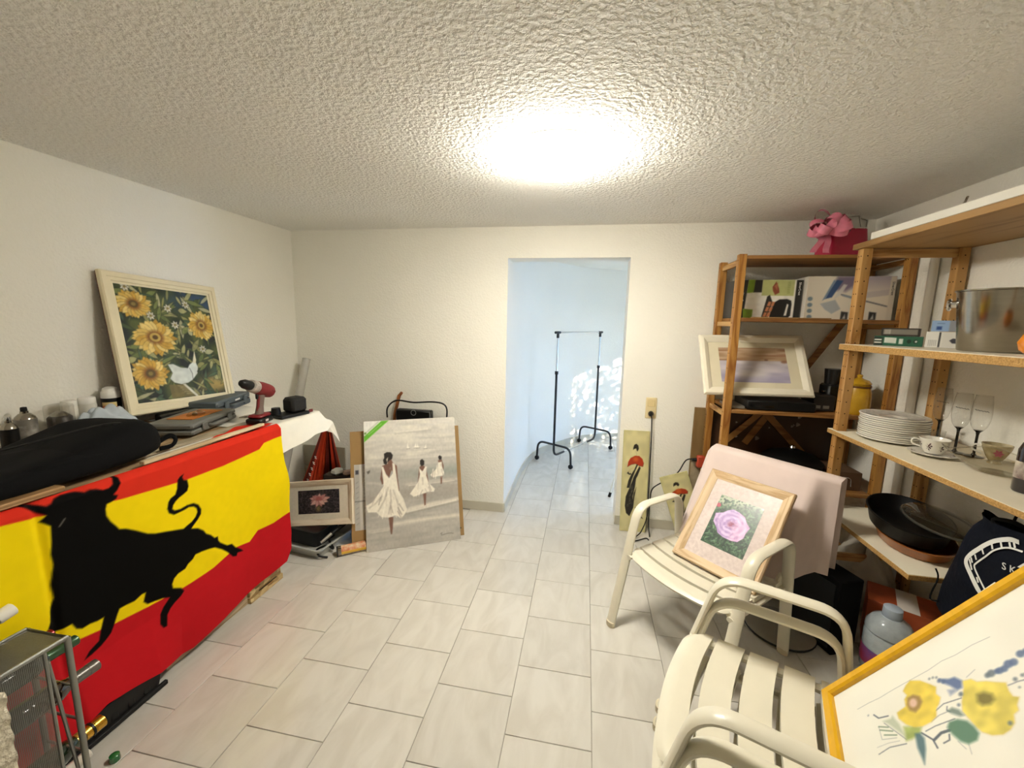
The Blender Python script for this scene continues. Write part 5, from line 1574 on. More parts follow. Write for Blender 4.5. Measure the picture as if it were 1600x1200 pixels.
for k, (x1, z1) in enumerate(((-.17, 0.004), (-.09, .004))):
    MB().grid(lambda u, v: (-.10 + (x1 + .10) * u, -.085 - .02 * u + .006 * math.sin(9 * u), .12 * (1 - u) + z1 + .032 * (v - .5) * (1 if u < .9 else .6)) if False else (-.175 + (x1 + .08) * u + .04 * (v - .5), -.10 - .02 * u + .006 * math.sin(9 * u), .14 * (1 - u) + .006), 14, 2).build('bow_tail', M_BOW, gb)

# framed seascape leaning through the unit
sea = thing('framed_seascape', 'cream framed pale seascape leaning in the pine shelf', 'painting')
SW2, SH2 = .66, .455
place(sea, (.795, 2.874, 1.163), (.655, -.004, .012), (-.035, .245, .385))
frame_rails(sea, SW2, SH2, .055, [(0, 0), (0, .016), (.15, .026), (.5, .028), (.85, .018), (1, .010), (1, 0)], mat('pale_frame', '#e9e2cc', .45, var=.03))
MB().box(.003, SW2 - .003, 0, .006, .003, SH2 - .003).build('backing', mat('brown_board', '#7d6344', .8), sea)
MB().box(.05, SW2 - .05, -.007, -.005, .05, SH2 - .05).build('mount', mat('ivory_mount', '#ded5b8', .8, var=.03), sea)
p = Pic(.42, .262, 90, '#d9d0c0')
u, v = p.X / p.W, p.Y / p.H
hz = TR['sea_h'][0]
n1 = vnoise(u, v, 5, 16, 11); n2 = vnoise(u + .2 * v, v, 7, 9, 12)
sky = np.stack([.80 - .16 * n1, .70 - .18 * n1, .60 - .22 * n1], -1)
sea_ = np.stack([.74 + .12 * n2 - .15 * (1 - v) * n1, .71 + .12 * n2 - .15 * (1 - v) * n1, .72 + .12 * n2 - .05 * n1], -1)
p.c = np.where((v > hz)[..., None], sky, sea_)
p.fill(np.ones_like(p.c) * hexc('#8a5a3c'), np.clip(vnoise(u, v, 4, 22, 15) - .55, 0, 1) * 1.6 * (v > hz))
p.stroke([(.0, hz), (1, hz - .01)], .003, '#8a7f78', .7, uv=True)
p.ell(.70, hz + .03, .012, .006, '#6b4a38', .8, uv=True, soft=.004)
p.ell(.96, hz - .02, .02, .01, '#8a5a3c', .8, uv=True, soft=.006)
p.ell(.15, .12, .09, .03, '#8f88a8', .7, uv=True, soft=.03)
p.ell(.75, .10, .16, .03, '#9a93b2', .7, uv=True, soft=.03)
p.ell(.45, .22, .10, .03, '#efeae0', .7, uv=True, soft=.03)
p.build('print', attr_mat('photo_print', .35), sea, (.12, -.0075, .0965))
MB().box(.05, SW2 - .05, -.0102, -.0096, .05, SH2 - .05).build('glass', thin_glass('picture_glass', (1, 1, 1), .25, .12), sea)

# black flat device, dark boxes and yellow pot on the third shelf
dv = thing('video_player', 'flat black electronic device under framed seascape', 'video player', (1.05, 2.82, 1.0845))
MB().box(.0, .40, .0, .24, .004, .062, .004).build('case', M_BLACKP, dv)
MB().box(-.10, -.005, .02, .22, .002, .020, .002).build('card_sleeve', mat('clear_sleeve', '#7d776c', .3, var=.1), dv)
MB().box(.02, .16, -.002, 0, .02, .035).build('display', mat('dark_display', '#050505', .1), dv)
rd = thing('dark_radio', 'dark box shaped radio beside the black device', 'radio', (1.47, 2.90, 1.0845))
MB().box(0, .13, 0, .16, .001, .105, .006).build('case', mat('radio_dark', '#1e1a17', .5), rd)
MB().box(.02, .045, -.002, 0, .02, .04).build('label', mat('grey_print', '#6f6a62', .5), rd)
MB().box(.06, .095, -.002, 0, .02, .04).build('label', mat('grey_print', '#6f6a62', .5), rd)
kt = thing('black_grinder', 'tall black coffee grinder beside the yellow pot', 'grinder', (1.635, 3.02, 1.0845))
MB().box(-.055, .055, -.06, .06, 0.001, .17, .012).build('base', M_BLACKP, kt)
MB().cyl((0, 0, .17), (0, 0, .27), .05, .056, 20).build('hopper', mat('hopper_black', '#0e0d0d', .25), kt)
MB().cyl((-.07, -.02, .12), (-.055, -.02, .12), .012, n=10).build('knob', M_STEEL, kt)
yp = thing('yellow_pot', 'mustard yellow ceramic coffee pot with lid and handle', 'pot', (1.715, 2.90, 1.0845))
M_YEL = mat('mustard_glaze', '#c79a24', .25, var=.12, vscale=16, coat=.4)
MB().lathe([(0, 0), (.062, 0), (.070, .012), (.074, .06), (.072, .12), (.064, .165), (.060, .178), (.064, .186), (.055, .19), (0, .19)], 28).build('body', M_YEL, yp)
MB().lathe([(.062, .19), (.064, .197), (.05, .215), (.02, .226), (.012, .232), (.016, .244), (.010, .252), (0, .253)], 24).build('lid', M_YEL, yp)
MB().lathe([(.0655, .170), (.0665, .176), (.0655, .182)], 28, close=True).build('brown_band', mat('glaze_brown', '#6b4412', .3), yp)
MB().tube(bez([(-.055, -.03, .165), (-.085, -.05, .16), (-.098, -.058, .12), (-.09, -.052, .07), (-.06, -.036, .05)], 5), .008, 8).build('handle', M_YEL, yp)
# lower shelf: black pot and wire things
wk = thing('black_pot', 'large shiny black lidded pot on the lower pine shelf', 'pot', (1.42, 2.98, .5825))
MB().lathe([(0, 0), (.13, 0), (.17, .03), (.18, .13), (.178, .135), (0, .135)], 36).build('pot_body', mat('enamel_black', '#030303', .5, spec=.25), wk)
MB().lathe([(.182, .135), (.184, .145), (.14, .185), (.06, .212), (0, .218)], 36).build('lid', mat('enamel_black', '#0a0a0a', .2), wk)
MB().lathe([(.012, .216), (.02, .23), (.014, .242), (0, .244)], 14).build('knob', M_CHROME, wk)
wd = thing('white_dish', 'white dish edge behind the lilac cloth', 'dish', (1.06, 2.96, .5825))
MB().lathe([(0, 0), (.05, 0), (.09, .12), (.085, .125), (.0, .03)], 24).build('dish', M_WHITEP, wd)
tb_ = thing('brown_carton', 'brown carton with wire handle on lower right pine shelf', 'carton', (1.66, 2.86, .5825))
MB().box(-.07, .13, 0, .24, 0.001, .12, .003).build('carton_body', mat('carton_brown', '#5a4028', .8), tb_)
MB().tube(rounded([(.0, -.01, .03), (.005, -.01, .09), (.06, -.01, .085), (.065, -.01, .03)], .015), .0025, 6).build('wire_handle', M_CHROME, tb_)
# white water pipe on the right wall
pi_ = thing('water_pipe', 'white vertical pipe on right wall between shelf units', 'pipe', (1.848, 2.66, 0))
MB().cyl((0, 0, .0005), (0, 0, 2.02), .020, n=18).build('pipe', mat('pipe_white', '#e3dccd', .45, var=.02), pi_)
for z in (.5, 1.5):
    MB().box(-.024, .023, -.006, .006, z, z + .02, .002).build('clip', M_WHITEP, pi_)

# ------------------------------------------------------------------ right wall shelf unit
u2 = thing('shelf_unit', 'pine shelf unit along right wall with crockery on it', 'shelf unit', (0, 0, 0))
VX0, VX1, VY0, VY1, H2 = 1.385, 1.862, 1.17, 2.505, 2.03
for y in (VY1 - .045, VY0):
    for x in (VX0, VX1 - .05):
        post(u2, x, y, H2, .045, M_POST2, ('y-', 'x-'), .064)
    for z in (1.985, 1.0, .3):
        MB().box(VX0 + .045, VX1 - .05, y + .012, y + .034, z, z + .04).build('side_rail', M_PINEX, u2)
SHZ = ((2.03, .028, False), (1.505, .030, True), (1.038, .022, True), (.585, .022, True))
for z, t, lam in SHZ:
    sb = MB().box(VX0 - .015, VX1 + .006, (VY0 - .02) if z > .8 else 1.832, VY1 + .022, z, z + t, .0015).build('shelf_board', M_CHIP if lam else M_SHELFY, u2)
    if lam:
        MB().box(VX0 - .0135, VX1 + .005, (VY0 - .018) if z > .8 else 1.834, VY1 + .0205, z + t, z + t + .002).build('laminate', M_LAM, sb)
Z2, Z3, Z4 = 1.5375, 1.0625, .6095
ps = thing('white_board', 'white board lying on the top right shelf', 'board', (0, 0, 0))
MB().box(1.373, 1.85, 1.18, 2.40, 2.0585, 2.094, .003).build('board', mat('board_white', '#e6e2d6', .5, var=.02), ps)
tag(MB().tube([(1.40, 1.93, 2.098), (1.385, 1.90, 2.100), (1.372, 1.875, 2.112)], .004, 6).build('wire_hook', M_STEEL), 'small bent wire hook on the white board edge', 'hook')

# boxes on the second shelf
def sbox(name, label, org, rz, W, D, H, m, pic=None):
    t = thing(name, label, 'box', org, rz)
    MB().box(0, W, .0005, D, .0004, H, .001).build('carton', m, t)
    if pic is not None:
        pic.build('front_print', attr_mat('carton_print', .4), t, (0, 0, .0002))
    return t
p = Pic(.18, .048, 80, '#1f5a40')
p.poly([(0, 0), (.035, 0), (.035, .04), (0, .045)], '#16281f'); p.poly([(.002, .012), (.03, .012), (.03, .018), (.002, .018)], '#e6e4da'); p.poly([(.002, .026), (.03, .026), (.03, .032), (.002, .032)], '#e6e4da')
p.poly([(.04, .014), (.085, .012), (.085, .040), (.04, .042)], '#d9dcd2'); p.poly([(.095, .010), (.11, .010), (.11, .036), (.095, .036)], '#cfd6cc')
for k in range(5): p.stroke([(.044, .017 + .005 * k), (.08, .016 + .005 * k)], .001, '#54615a')
for x in (.132, .155): p.ell(x, .024, .008, .010, '#0f2a1e')
p.ell(.157, .024, .004, .005, '#d9dcd2')
gbx = sbox('green_box', 'flat dark green box with white labels beside bucket', (1.475, 2.43, Z2), R(-36), .18, .12, .048, mat('box_green', '#1f5a40', .5), p)
p = Pic(.14, .040, 60, '#241d18')
p.poly([(.008, .008), (.135, .008), (.135, .034), (.008, .034)], '#7d776c'); p.poly([(.012, .010), (.035, .010), (.035, .032), (.012, .032)], '#b4aea2')
for k in range(5): p.stroke([(.014 + .004 * k, .012), (.014 + .004 * k, .030)], .0014, '#2a2622')
bbx = sbox('black_box', 'flat black box on top of the green box', (1.50, 2.425, Z2 + .049), R(-38), .14, .10, .040, mat('box_black', '#1c1713', .5), p)
p = Pic(.155, .075, 70, '#d9d6cd')
p.poly([(.0, 0), (.055, 0), (.055, .075), (0, .075)], '#e6e3da')
p.stroke([(.047, .005), (.047, .07)], .006, '#262626'); 
for k in range(5): p.stroke([(.012 + .006 * k, .008), (.012 + .006 * k, .035)], .002, '#5a5a58')
p.poly([(.08, .035), (.09, .045), (.155, .042), (.155, .022), (.09, .022)], '#33343f')
p.poly([(.10, .05), (.155, .055), (.155, .07), (.12, .07)], '#6f6a70'); p.poly([(.12, .0), (.155, .0), (.155, .015), (.125, .018)], '#4a2a2e')
wbx = sbox('white_box', 'white printed box between green box and steel bucket', (1.622, 2.312, Z2), R(-40), .155, .11, .075, mat('box_white', '#d5d1c6', .5), p)
text('lettering', 'OTTI', .016, M_WHITEP, wbx, (.122, -.0012, .032), (1, 0, .05), (0, 0, 1))
p = Pic(.135, .052, 50, '#8f9296')
p.poly([(0, 0), (.06, 0), (.06, .052), (0, .052)], '#92aed2'); p.poly([(.018, .008), (.036, .008), (.036, .024), (.018, .024)], '#2b4a86'); p.stroke([(.02, .038), (.042, .038)], .003, '#4a5f86')
blx = sbox('blue_box', 'small light blue and grey box on the white box', (1.64, 2.315, Z2 + .0765), R(-40), .135, .09, .052, mat('box_bluegrey', '#8f9296', .5), p)

# steel ice bucket
bu = thing('ice_bucket', 'brushed steel ice bucket on the second right shelf', 'bucket', (1.600, 1.945, Z2))
MB().lathe([(0, .001), (.096, .001), (.100, .006), (.126, .235), (.131, .238), (.131, .243), (.124, .243), (.119, .235), (.094, .012), (0, .012)], 48).build('bucket', M_STEEL, bu)
for s in (1,):
    c = Vector((-.095, .088, .19))
    MB().cyl(c + Vector((.012, -.012, 0)), c + Vector((-.008, .008, 0)), .015, n=14).build('handle_boss', M_CHROME, bu)
    MB().tube([c + Vector((-.008, .008, 0)) + Vector((.7, .7, 0)) * (.030 * math.sin(t)) + Vector((0, 0, -.022 - .022 * math.cos(t) + .02)) for t in [2 * PI * k / 20 for k in range(20)]], .005, 8, closed=True).build('ring_handle', M_CHROME, bu)
og = thing('orange_bowl', 'orange glass bowl beside the ice bucket', 'bowl', (1.500, 1.655, Z2))
MB().lathe([(0, .002), (.03, .002), (.05, .02), (.056, .045), (.045, .075), (.03, .085), (.028, .085), (.043, .072), (.052, .045), (.046, .022), (0, .008)], 28, ripple=(.02, 14)).build('bowl', mat('orange_glass', '#e08414', .12, var=.12, vscale=30, coat=.6), og)

# crockery on the third shelf
M_CHINA = mat('china', '#e2ded2', .18, var=.02, coat=.3)
M_RIM = mat('plate_edge', '#4a4640', .4)
PC = (1.555, 2.325)
prof = [(0, .003), (.055, .003), (.06, .0), (.07, .0), (.075, .003), (.116, .0095), (.1205, .0105), (.1215, .012), (.1215, .0172), (.1205, .0182), (.117, .0184), (.08, .008), (.0, .006)]
pl_me = MB().lathe(prof, 40, ripple=(.006, 24)).mesh('plate')
pl_me.materials.append(M_CHINA)
ln_me = MB().lathe([(.1175, .0090), (.1202, .0096), (.1206, .0104)], 40, ripple=(.006, 24), close=True).mesh('rim_line')
ln_me.materials.append(M_RIM)
ORD = ['lowest', 'second lowest', 'third from bottom', 'fourth from bottom', 'fifth from bottom', 'sixth from bottom', 'sixth from top', 'fifth from top', 'fourth from top', 'third from top', 'second from top']
for k in range(12):
    lb = 'topmost grey patterned dinner plate of the stack' if k == 11 else ORD[k] + ' white dinner plate in the stack of plates'
    t = thing('dinner_plate', lb, 'plate', (PC[0] + .002 * math.sin(k * 2.1), PC[1] + .002 * math.cos(k * 1.7), Z3 + .0005 + k * .0102), group='stacked dinner plates on the right shelf')
    for nm, me in (('plate', pl_me), ('rim_line', ln_me)):
        o = bpy.data.objects.new(nm, me); COL.objects.link(o); o.parent = t; o.scale = (1.12, 1.12, 1)
    if k == 11:
        MB().lathe([(.058, .0083), (.085, .0108), (.112, .0172)], 40, close=True).build('border_pattern', mat('plate_border', '#a9a79f', .3, color2='#cfcbc0', vscale=50), t)
cu = thing('tea_cup', 'cream tea cup with dark flowers standing on a saucer', 'cup', (1.560, 2.075, Z3 + .012), R(150))
MB().lathe([(0, .002), (.028, .002), (.030, .0), (.032, .004), (.044, .025), (.050, .06), (.053, .064), (.051, .066), (.047, .058), (.041, .027), (.028, .008), (0, .006)], 32).build('cup', M_CHINA, cu)
MB().tube(bez([(.046, 0, .052), (.066, 0, .055), (.074, 0, .042), (.066, 0, .028), (.042, 0, .022)], 5), .004, 8).build('handle', M_CHINA, cu)
M_DECO = mat('dark_decal', '#4a3038', .4, var=.2)
rr = random.Random(8)
for k, a0 in enumerate((15, 60, 65, 115, 200, 250)):
    mb = MB()
    a = R(a0)
    zc = .028 if k % 2 else .036
    for j in range(5):
        t = 2 * PI * j / 5
        da, dz = .16 * math.cos(t), .010 * math.sin(t)
        def pt(da_, z_):
            r_ = np.interp(z_, [.004, .025, .06], [.032, .044, .050]) + .0006
            return (r_ * math.cos(a + da_), r_ * math.sin(a + da_), z_)
        mb.add([pt(0, zc), pt(da - .08 * math.sin(t), zc + dz - .004 * math.cos(t)), pt(da * 1.5, zc + dz * 1.5), pt(da + .08 * math.sin(t), zc + dz + .004 * math.cos(t))], [(0, 1, 2, 3)])
    mb.build('flower_decal', M_DECO, cu)
sa = thing('saucer', 'cream saucer with dark flower under the tea cup', 'saucer', (1.560, 2.075, Z3 + .0005))
MB().lathe([(0, .003), (.04, .003), (.045, 0), (.05, .002), (.085, .012), (.086, .014), (.082, .0145), (.05, .007), (.0, .006)], 36).build('dish', M_CHINA, sa)
for k, a0 in enumerate((-70, -40, 160)):
    mb = MB()
    for j in range(5):
        t = 2 * PI * j / 5
        cx, cy = .068 * math.cos(R(a0)), .068 * math.sin(R(a0))
        mb.add([(cx, cy, .0118), (cx + .008 * math.cos(t - .4), cy + .008 * math.sin(t - .4), .0125), (cx + .014 * math.cos(t), cy + .014 * math.sin(t), .0138), (cx + .008 * math.cos(t + .4), cy + .008 * math.sin(t + .4), .0125)], [(0, 1, 2, 3)])
    mb.build('flower_decal', M_DECO, sa)
M_GLASS = thin_glass('drinking_glass', (.96, .96, .95), .01, 1.6)
M_GLASSD = mat('black_glass', '#0c0a0c', .1, coat=.5)
def flute(label, x, y):
    t = thing('champagne_flute', label, 'glass', (x, y, Z3), group='black stemmed champagne flutes')
    MB().lathe([(0, .001), (.032, .001), (.033, .003), (.010, .008), (.005, .016), (.0048, .10), (.007, .112), (.016, .122), (0, .1225)], 24).build('stem', M_GLASSD, t)
    MB().lathe([(.016, .122), (.026, .14), (.032, .17), (.033, .20), (.030, .245), (.026, .275)], 28, close=True).build('bowl', M_GLASS, t)
    MB().lathe([(.0262, .275), (.0268, .2765), (.0262, .278), (.0256, .2765), (.0262, .275)], 28, close=True).build('rim', M_GLASS, t)
    MB().tube([(.0325 * math.cos(a), .0325 * math.sin(a), .215 + .0022 * math.sin(k * 1.9) - .0003 * k) for k, a in enumerate([R(190 + 5 * j) for j in range(17)])], .0012, 4).build('script_mark', mat('print_black', '#161514', .6), t)
    return t
flute('champagne flute nearest the shelf post', 1.745, 2.315)
flute('middle champagne flute standing upright behind the tea cup', 1.70, 2.150)
flute('champagne flute nearest the flowered glass cup', 1.735, 2.10)
def tumbler(label, x, y, r, h, cut):
    t = thing('tumbler', label, 'glass', (x, y, Z3), group='cut glass tumblers')
    MB().lathe([(0, .008), (r * .78, .008), (r * .8, .0005), (r * .82, .002), (r, h), (r * .97, h), (r * .8, .012)], 24, ripple=(.015, cut)).build('glass', M_GLASS, t)
    MB().lathe([(r * 1.0, h), (r * 1.02, h + .001), (r * 1.0, h + .003), (r * .97, h + .001)], 24, close=True).build('rim', M_GLASS, t)
tumbler('short cut glass tumbler behind the plate stack', 1.735, 2.40, .034, .085, 12)
tumbler('taller cut glass tumbler right behind the tea cup', 1.655, 2.205, .034, .085, 12)
fc = thing('flowered_cup', 'cut glass cup with pink flower on the third shelf', 'cup', (1.735, 2.005, Z3))
MB().lathe([(0, .002), (.022, .002), (.018, .012), (.028, .03), (.042, .065), (.046, .085), (.043, .085), (.039, .066), (.025, .032), (0, .02)], 28).build('cup', mat('cup_ivory', '#cdbf9c', .25, color2='#8a7a4e', vscale=30), fc)
MB().tube(bez([(-.03, .02, .075), (-.05, .04, .07), (-.052, .042, .05), (-.03, .025, .035)], 5), .004, 8).build('handle', M_CHINA, fc)
mb = MB()
for j in range(6):
    t = 2 * PI * j / 6
    c = Vector((-.022, -.036, .055)); e1 = Vector((.85, -.52, 0)); e2 = Vector((0, 0, 1))
    c2 = c + Vector((-.008, -.010, 0))
    mb.add([c2, c2 + (e1 * math.cos(t - .5) + e2 * math.sin(t - .5)) * .010, c2 + (e1 * math.cos(t) + e2 * math.sin(t)) * .017, c2 + (e1 * math.cos(t + .5) + e2 * math.sin(t + .5)) * .010], [(0, 1, 2, 3)])
mb.build('pink_flower', mat('pink_decal', '#b0586a', .4), fc)
gd = thing('glass_dish', 'wavy rimmed clear glass serving dish on the third shelf', 'dish', (1.63, 1.865, Z3), R(-60))
def dishf(u, v):
    a = 2 * PI * u
    r = .03 + .115 * v
    wav = .012 * math.sin(4 * a) * v * v
    return (r * 1.15 * math.cos(a), r * .80 * math.sin(a), .004 + .062 * v ** 2.0 + wav)
MB().grid(dishf, 48, 10).build('dish', thin_glass('frosted_glass', (.86, .85, .80), .12, 2.2), gd)
MB().tube([dishf(k / 48, 1.0) for k in range(48)], .0028, 6, closed=True).build('rim', thin_glass('rim_glass', (.93, .92, .88), .05, 4.0), gd)
MB().lathe([(0, .001), (.05, .001), (.05, .005), (0, .005)], 24).build('foot', thin_glass('frosted_glass', (.86, .85, .80)), gd)
bo = thing('dark_bottle', 'dark glass bottle at the picture edge of shelf', 'bottle', (1.545, 1.655, Z3))
MB().lathe([(0, .001), (.035, .001), (.038, .006), (.038, .15), (.030, .175), (.013, .20), (.013, .25), (0, .25)], 24).build('bottle', mat('bottle_dark', '#1b0f12', .08, coat=.6), bo)
MB().lathe([(.0385, .05), (.0385, .11)], 24, close=True).build('label', mat('label_wine', '#4a2430', .5, color2='#cfc6b4', vscale=25), bo)

# fourth shelf: roasting pans, lid and drawstring bag
def ovalpan(name, label, loc, rz, sx, sy, H, m, tilt=0.0):
    t = thing(name, label, 'pan', loc, rz)
    t.rotation_euler = (tilt, 0, rz)
    MB().lathe([(0, .001), (.86, .001), (.90, .006), (1.0, H), (1.03, H), (1.03, H + .004), (.985, H + .004), (.885, .010), (0, .006)], 48, (0, 0, 0), 1, 1).build('pan_body', m, t)
    t.children[0].scale = (sx, sy, 1)
    return t
pb = ovalpan('roasting_pan', 'brown enamel oval roasting tray under the black pan', (1.585, 2.13, Z4), R(68), .215, .14, .048, mat('enamel_brown', '#9a5a24', .3, var=.12, coat=.3))
pk = ovalpan('roasting_pan', 'black oval roasting pan lying on the brown tray', (1.58, 2.175, Z4 + .055), R(66), .262, .150, .072, mat('enamel_black', '#0a0a0a', .2))
ld = thing('glass_baking_dish', 'clear oval glass dish lying upturned on the black pan', 'dish')
place(ld, (1.645, 2.09, Z4 + .140), (math.cos(R(66)), math.sin(R(66)), 0), (.06, -.10, 1))
MB().lathe([(.97, -.004), (1, 0), (.94, .012), (.6, .026), (.3, .032), (0, .034)], 40).build('glass', thin_glass('lid_glass', (.80, .80, .76), .03, 2.2), ld).scale = (.19, .125, 1)
MB().tube([(.19 * math.cos(2 * PI * k / 40), .125 * math.sin(2 * PI * k / 40), -.002) for k in range(40)], .006, 6, closed=True).build('rim', mat('lid_rim', '#6f6c62', .2, .6), ld)
db = thing('drawstring_bag', 'navy drawstring bag with white logo hanging off the shelf', 'bag', (1.50, 1.60, .45))
M_NAVY = mat('navy_nylon', '#090d18', .8, spec=.15, var=.2, bump=.5, bscale=14, bdist=.02)
def navy(u, v):
    a = 2 * PI * u
    e = lambda t, q: math.copysign(abs(t) ** q, t)
    w = np.interp(v, [0, .08, .3, .55, .75, .88, .95, 1], [.16, .225, .21, .18, .165, .145, .115, .125])
    d = np.interp(v, [0, .1, .5, .8, .92, 1], [.02, .06, .075, .05, .03, .035])
    rp = 1 + .05 * math.sin(9 * a) * max(0, v - .6) * 2
    return (d * e(math.cos(a), .7) * rp, w * e(math.sin(a), .7) * rp, v * .50 + .010 * math.sin(a * 3 + v * 9))
MB().grid(navy, 48, 30).build('bag_body', M_NAVY, db, angle=80)
def face(y, z):
    # front surface of the bag towards the room (-x side)
    v = z / .50
    w = float(np.interp(v, [0, .08, .3, .55, .75, .88, .95, 1], [.16, .225, .21, .18, .165, .145, .115, .125]))
    d = float(np.interp(v, [0, .1, .5, .8, .92, 1], [.02, .06, .075, .05, .03, .035]))
    s = max(-1, min(1, y / w))
    s = math.copysign(abs(s) ** (1 / .7), s)
    return Vector((-d * (max(0, 1 - s * s)) ** .35 - .0035, y, z))
M_LOGO = mat('logo_white', '#dcdcd6', .6, var=.03)
def ribbon(pts, wd, name):
    P = bez([(a, b, 0) for a, b in pts], 6)
    mb = MB()
    vs = []
    for i, q in enumerate(P):
        d = (P[min(i + 1, len(P) - 1)] - P[max(i - 1, 0)]).normalized()
        n = Vector((-d.y, d.x, 0)) * wd / 2
        vs += [face(q.x + n.x, q.y + n.y), face(q.x - n.x, q.y - n.y)]
    mb.add(vs, [(2 * i, 2 * i + 1, 2 * i + 3, 2 * i + 2) for i in range(len(P) - 1)])
    return mb.build(name, M_LOGO, db)
ribbon([(-.04, .468), (-.01, .462), (.03, .432), (.06, .385), (.083, .345), (.086, .315), (.05, .285), (.01, .255), (-.05, .215)], .016, 'logo_band')
ribbon([(-.06, .445), (-.02, .436), (.01, .41), (.03, .37), (.048, .335), (.05, .318), (.02, .292), (-.02, .262), (-.07, .23)], .006, 'logo_line')
for k in range(11):
    t = k / 10
    q = bez([(-.03, .452, 0), (.02, .42, 0), (.062, .345, 0), (.065, .315, 0), (-.02, .255, 0)], 10)[int(t * 39)]
    ribbon([(q.x - .006, q.y - .007), (q.x, q.y), (q.x + .006, q.y + .007)], .006, 'logo_dash')
for k, s in enumerate('SKE'):
    c = face(-.040 - .026 * k, .376 + .004 * k)
    text('lettering', s, .034, M_LOGO, db, c + Vector((-.004, 0, 0)), (0, -1, .15), (0, .15, 1))
mb = MB(); mb.add([face(-.07, .395), face(-.11, .40), face(-.09, .44)], [(0, 1, 2)]); mb.build('logo_triangle', M_LOGO, db)
ribbon([(-.07, .462), (-.095, .455), (-.12, .435)], .010, 'logo_line')
MB().tube(bez([(.0, .03, .49), (.0, .02, .54), (.0, .0, .583), (.0, -.03, .54), (.0, -.04, .49)], 5), .004, 6).build('hanging_loop', M_BLACKF, db)
MB().tube(bez([(-.02, .03, .47), (-.03, .06, .50), (-.02, .0, .52), (-.01, -.05, .50), (-.02, -.04, .46)], 5), .007, 7).build('cord', M_BLACKF, db)
MB().tube(bez([(-.03, .17, .10), (-.06, .205, .08), (-.03, .225, .16), (-.04, .23, .20)], 5), .003, 6).build('cord_end', M_BLACKF, db)

# floor under the right unit
mat('jug_plastic', '#b6bfc2', .15, var=.12, vscale=22, coat=.5, bump=.5, bscale=30, bdist=.01).node_tree.nodes['Principled BSDF'].inputs['Alpha'].default_value = .78
jug = thing('water_jug', 'large clear plastic water jug with pale blue cap', 'jug', (1.475, 2.02, 0))
MB().lathe([(0, .002), (.085, .002), (.09, .01), (.09, .19), (.083, .20), (.09, .21), (.088, .235), (.07, .265), (.04, .285), (.027, .29), (.027, .302)], 32, close=True).build('bottle', mat('jug_plastic', '#b6bfc2', .15, var=.12, vscale=22, coat=.5, bump=.5, bscale=30, bdist=.01), jug)
MB().lathe([(0, .003), (.083, .003), (.086, .02), (.086, .18), (0, .18)], 28).build('water', thin_glass('water_body', (.75, .80, .84), .02, 1.2), jug)
MB().lathe([(.034, .288), (.036, .292), (.035, .33), (.030, .334), (0, .335)], 24, ripple=(.015, 24)).build('cap', mat('cap_blue', '#a9b5c2', .4, var=.02), jug)
MB().lathe([(.038, .281), (.040, .284), (.038, .288)], 24, close=True).build('collar', mat('cap_blue', '#a9b5c2', .4), jug)
MB().lathe([(.0915, .04), (.0915, .12)], 32, close=True).build('label', mat('jug_label', '#3a56a0', .5, color2='#b0303a', vscale=9), jug)
ob2 = thing('orange_carton', 'orange and white carton behind the water jug', 'carton', (1.60, 2.14, 0), R(-30))
MB().box(-.13, .15, -.04, .16, .001, .27, .002).build('carton_body', mat('carton_orange', '#b8562a', .6, color2='#8c3a18', vscale=7), ob2)
MB().box(-.02, .06, -.041, .161, .2702, .2712).build('white_band', mat('band_white', '#d8cfc4', .5), ob2)
def lump(name, label, cat, loc, sx, sy, sz, m, seed, rip=.14):
    q = random.Random(seed)
    ph = [q.uniform(0, 6) for _ in range(4)]
    def f(u, v):
        a = 2 * PI * u; b = PI * v
        s = 1 + rip * math.sin(3 * a + ph[0]) * math.sin(b) + rip * .6 * math.sin(7 * a + 5 * b + ph[1])
        return (sx * s * math.cos(a) * math.sin(b) ** .8, sy * s * math.sin(a) * math.sin(b) ** .8, max(.001, sz * (.5 - .5 * math.cos(b)) * (1 + .1 * math.sin(4 * a + ph[2]))))
    t = thing(name, label, cat, loc)
    MB().grid(f, 36, 18).build('fabric', m, t, angle=80)
    return t
ws = lump('white_sheet', 'crumpled white sheet in the dark under right shelves', 'sheet', (1.66, 2.53, 0), .12, .19, .36, mat('sheet_white', '#b9b2a4', .8, bump=.5, bscale=20, bdist=.02), 3)
lump('dark_bundle', 'black cloth bundle on the floor behind first chair', 'bundle', (1.16, 2.57, 0), .15, .17, .36, mat('cloth_black', '#0e0e0f', .85), 5)
sc_ = thing('floor_scale', 'round grey bathroom scale on the floor below chair', 'scale', (1.10, 2.21, 0))
MB().lathe([(0, .004), (.16, .004), (.165, .010), (.165, .022), (.158, .026), (0, .026)], 40).build('platform', mat('scale_grey', '#8d877a', .4, var=.06), sc_)
MB().lathe([(.1655, .008), (.169, .014), (.1655, .020)], 40, close=True).build('black_rim', M_BLACKP, sc_)
sb_ = thing('speaker_box', 'large black box on the floor beside first chair', 'box', (1.325, 2.21, 0), R(20))
MB().box(-.10, .04, -.12, .14, .001, .40, .006).build('cabinet', mat('speaker_black', '#030303', .85, spec=.15), sb_)
MB().box(-.104, -.1, -.10, .12, .03, .37).build('grille', mat('speaker_cloth', '#020202', .9, bump=.3, bscale=300), sb_)
tp = lump('cable_bundle', 'tangle of pale cables and plants pots under shelf', 'cables', (1.50, 2.68, 0), .05, .05, .42, mat('pale_tangle', '#a8a294', .6), 9, .2)

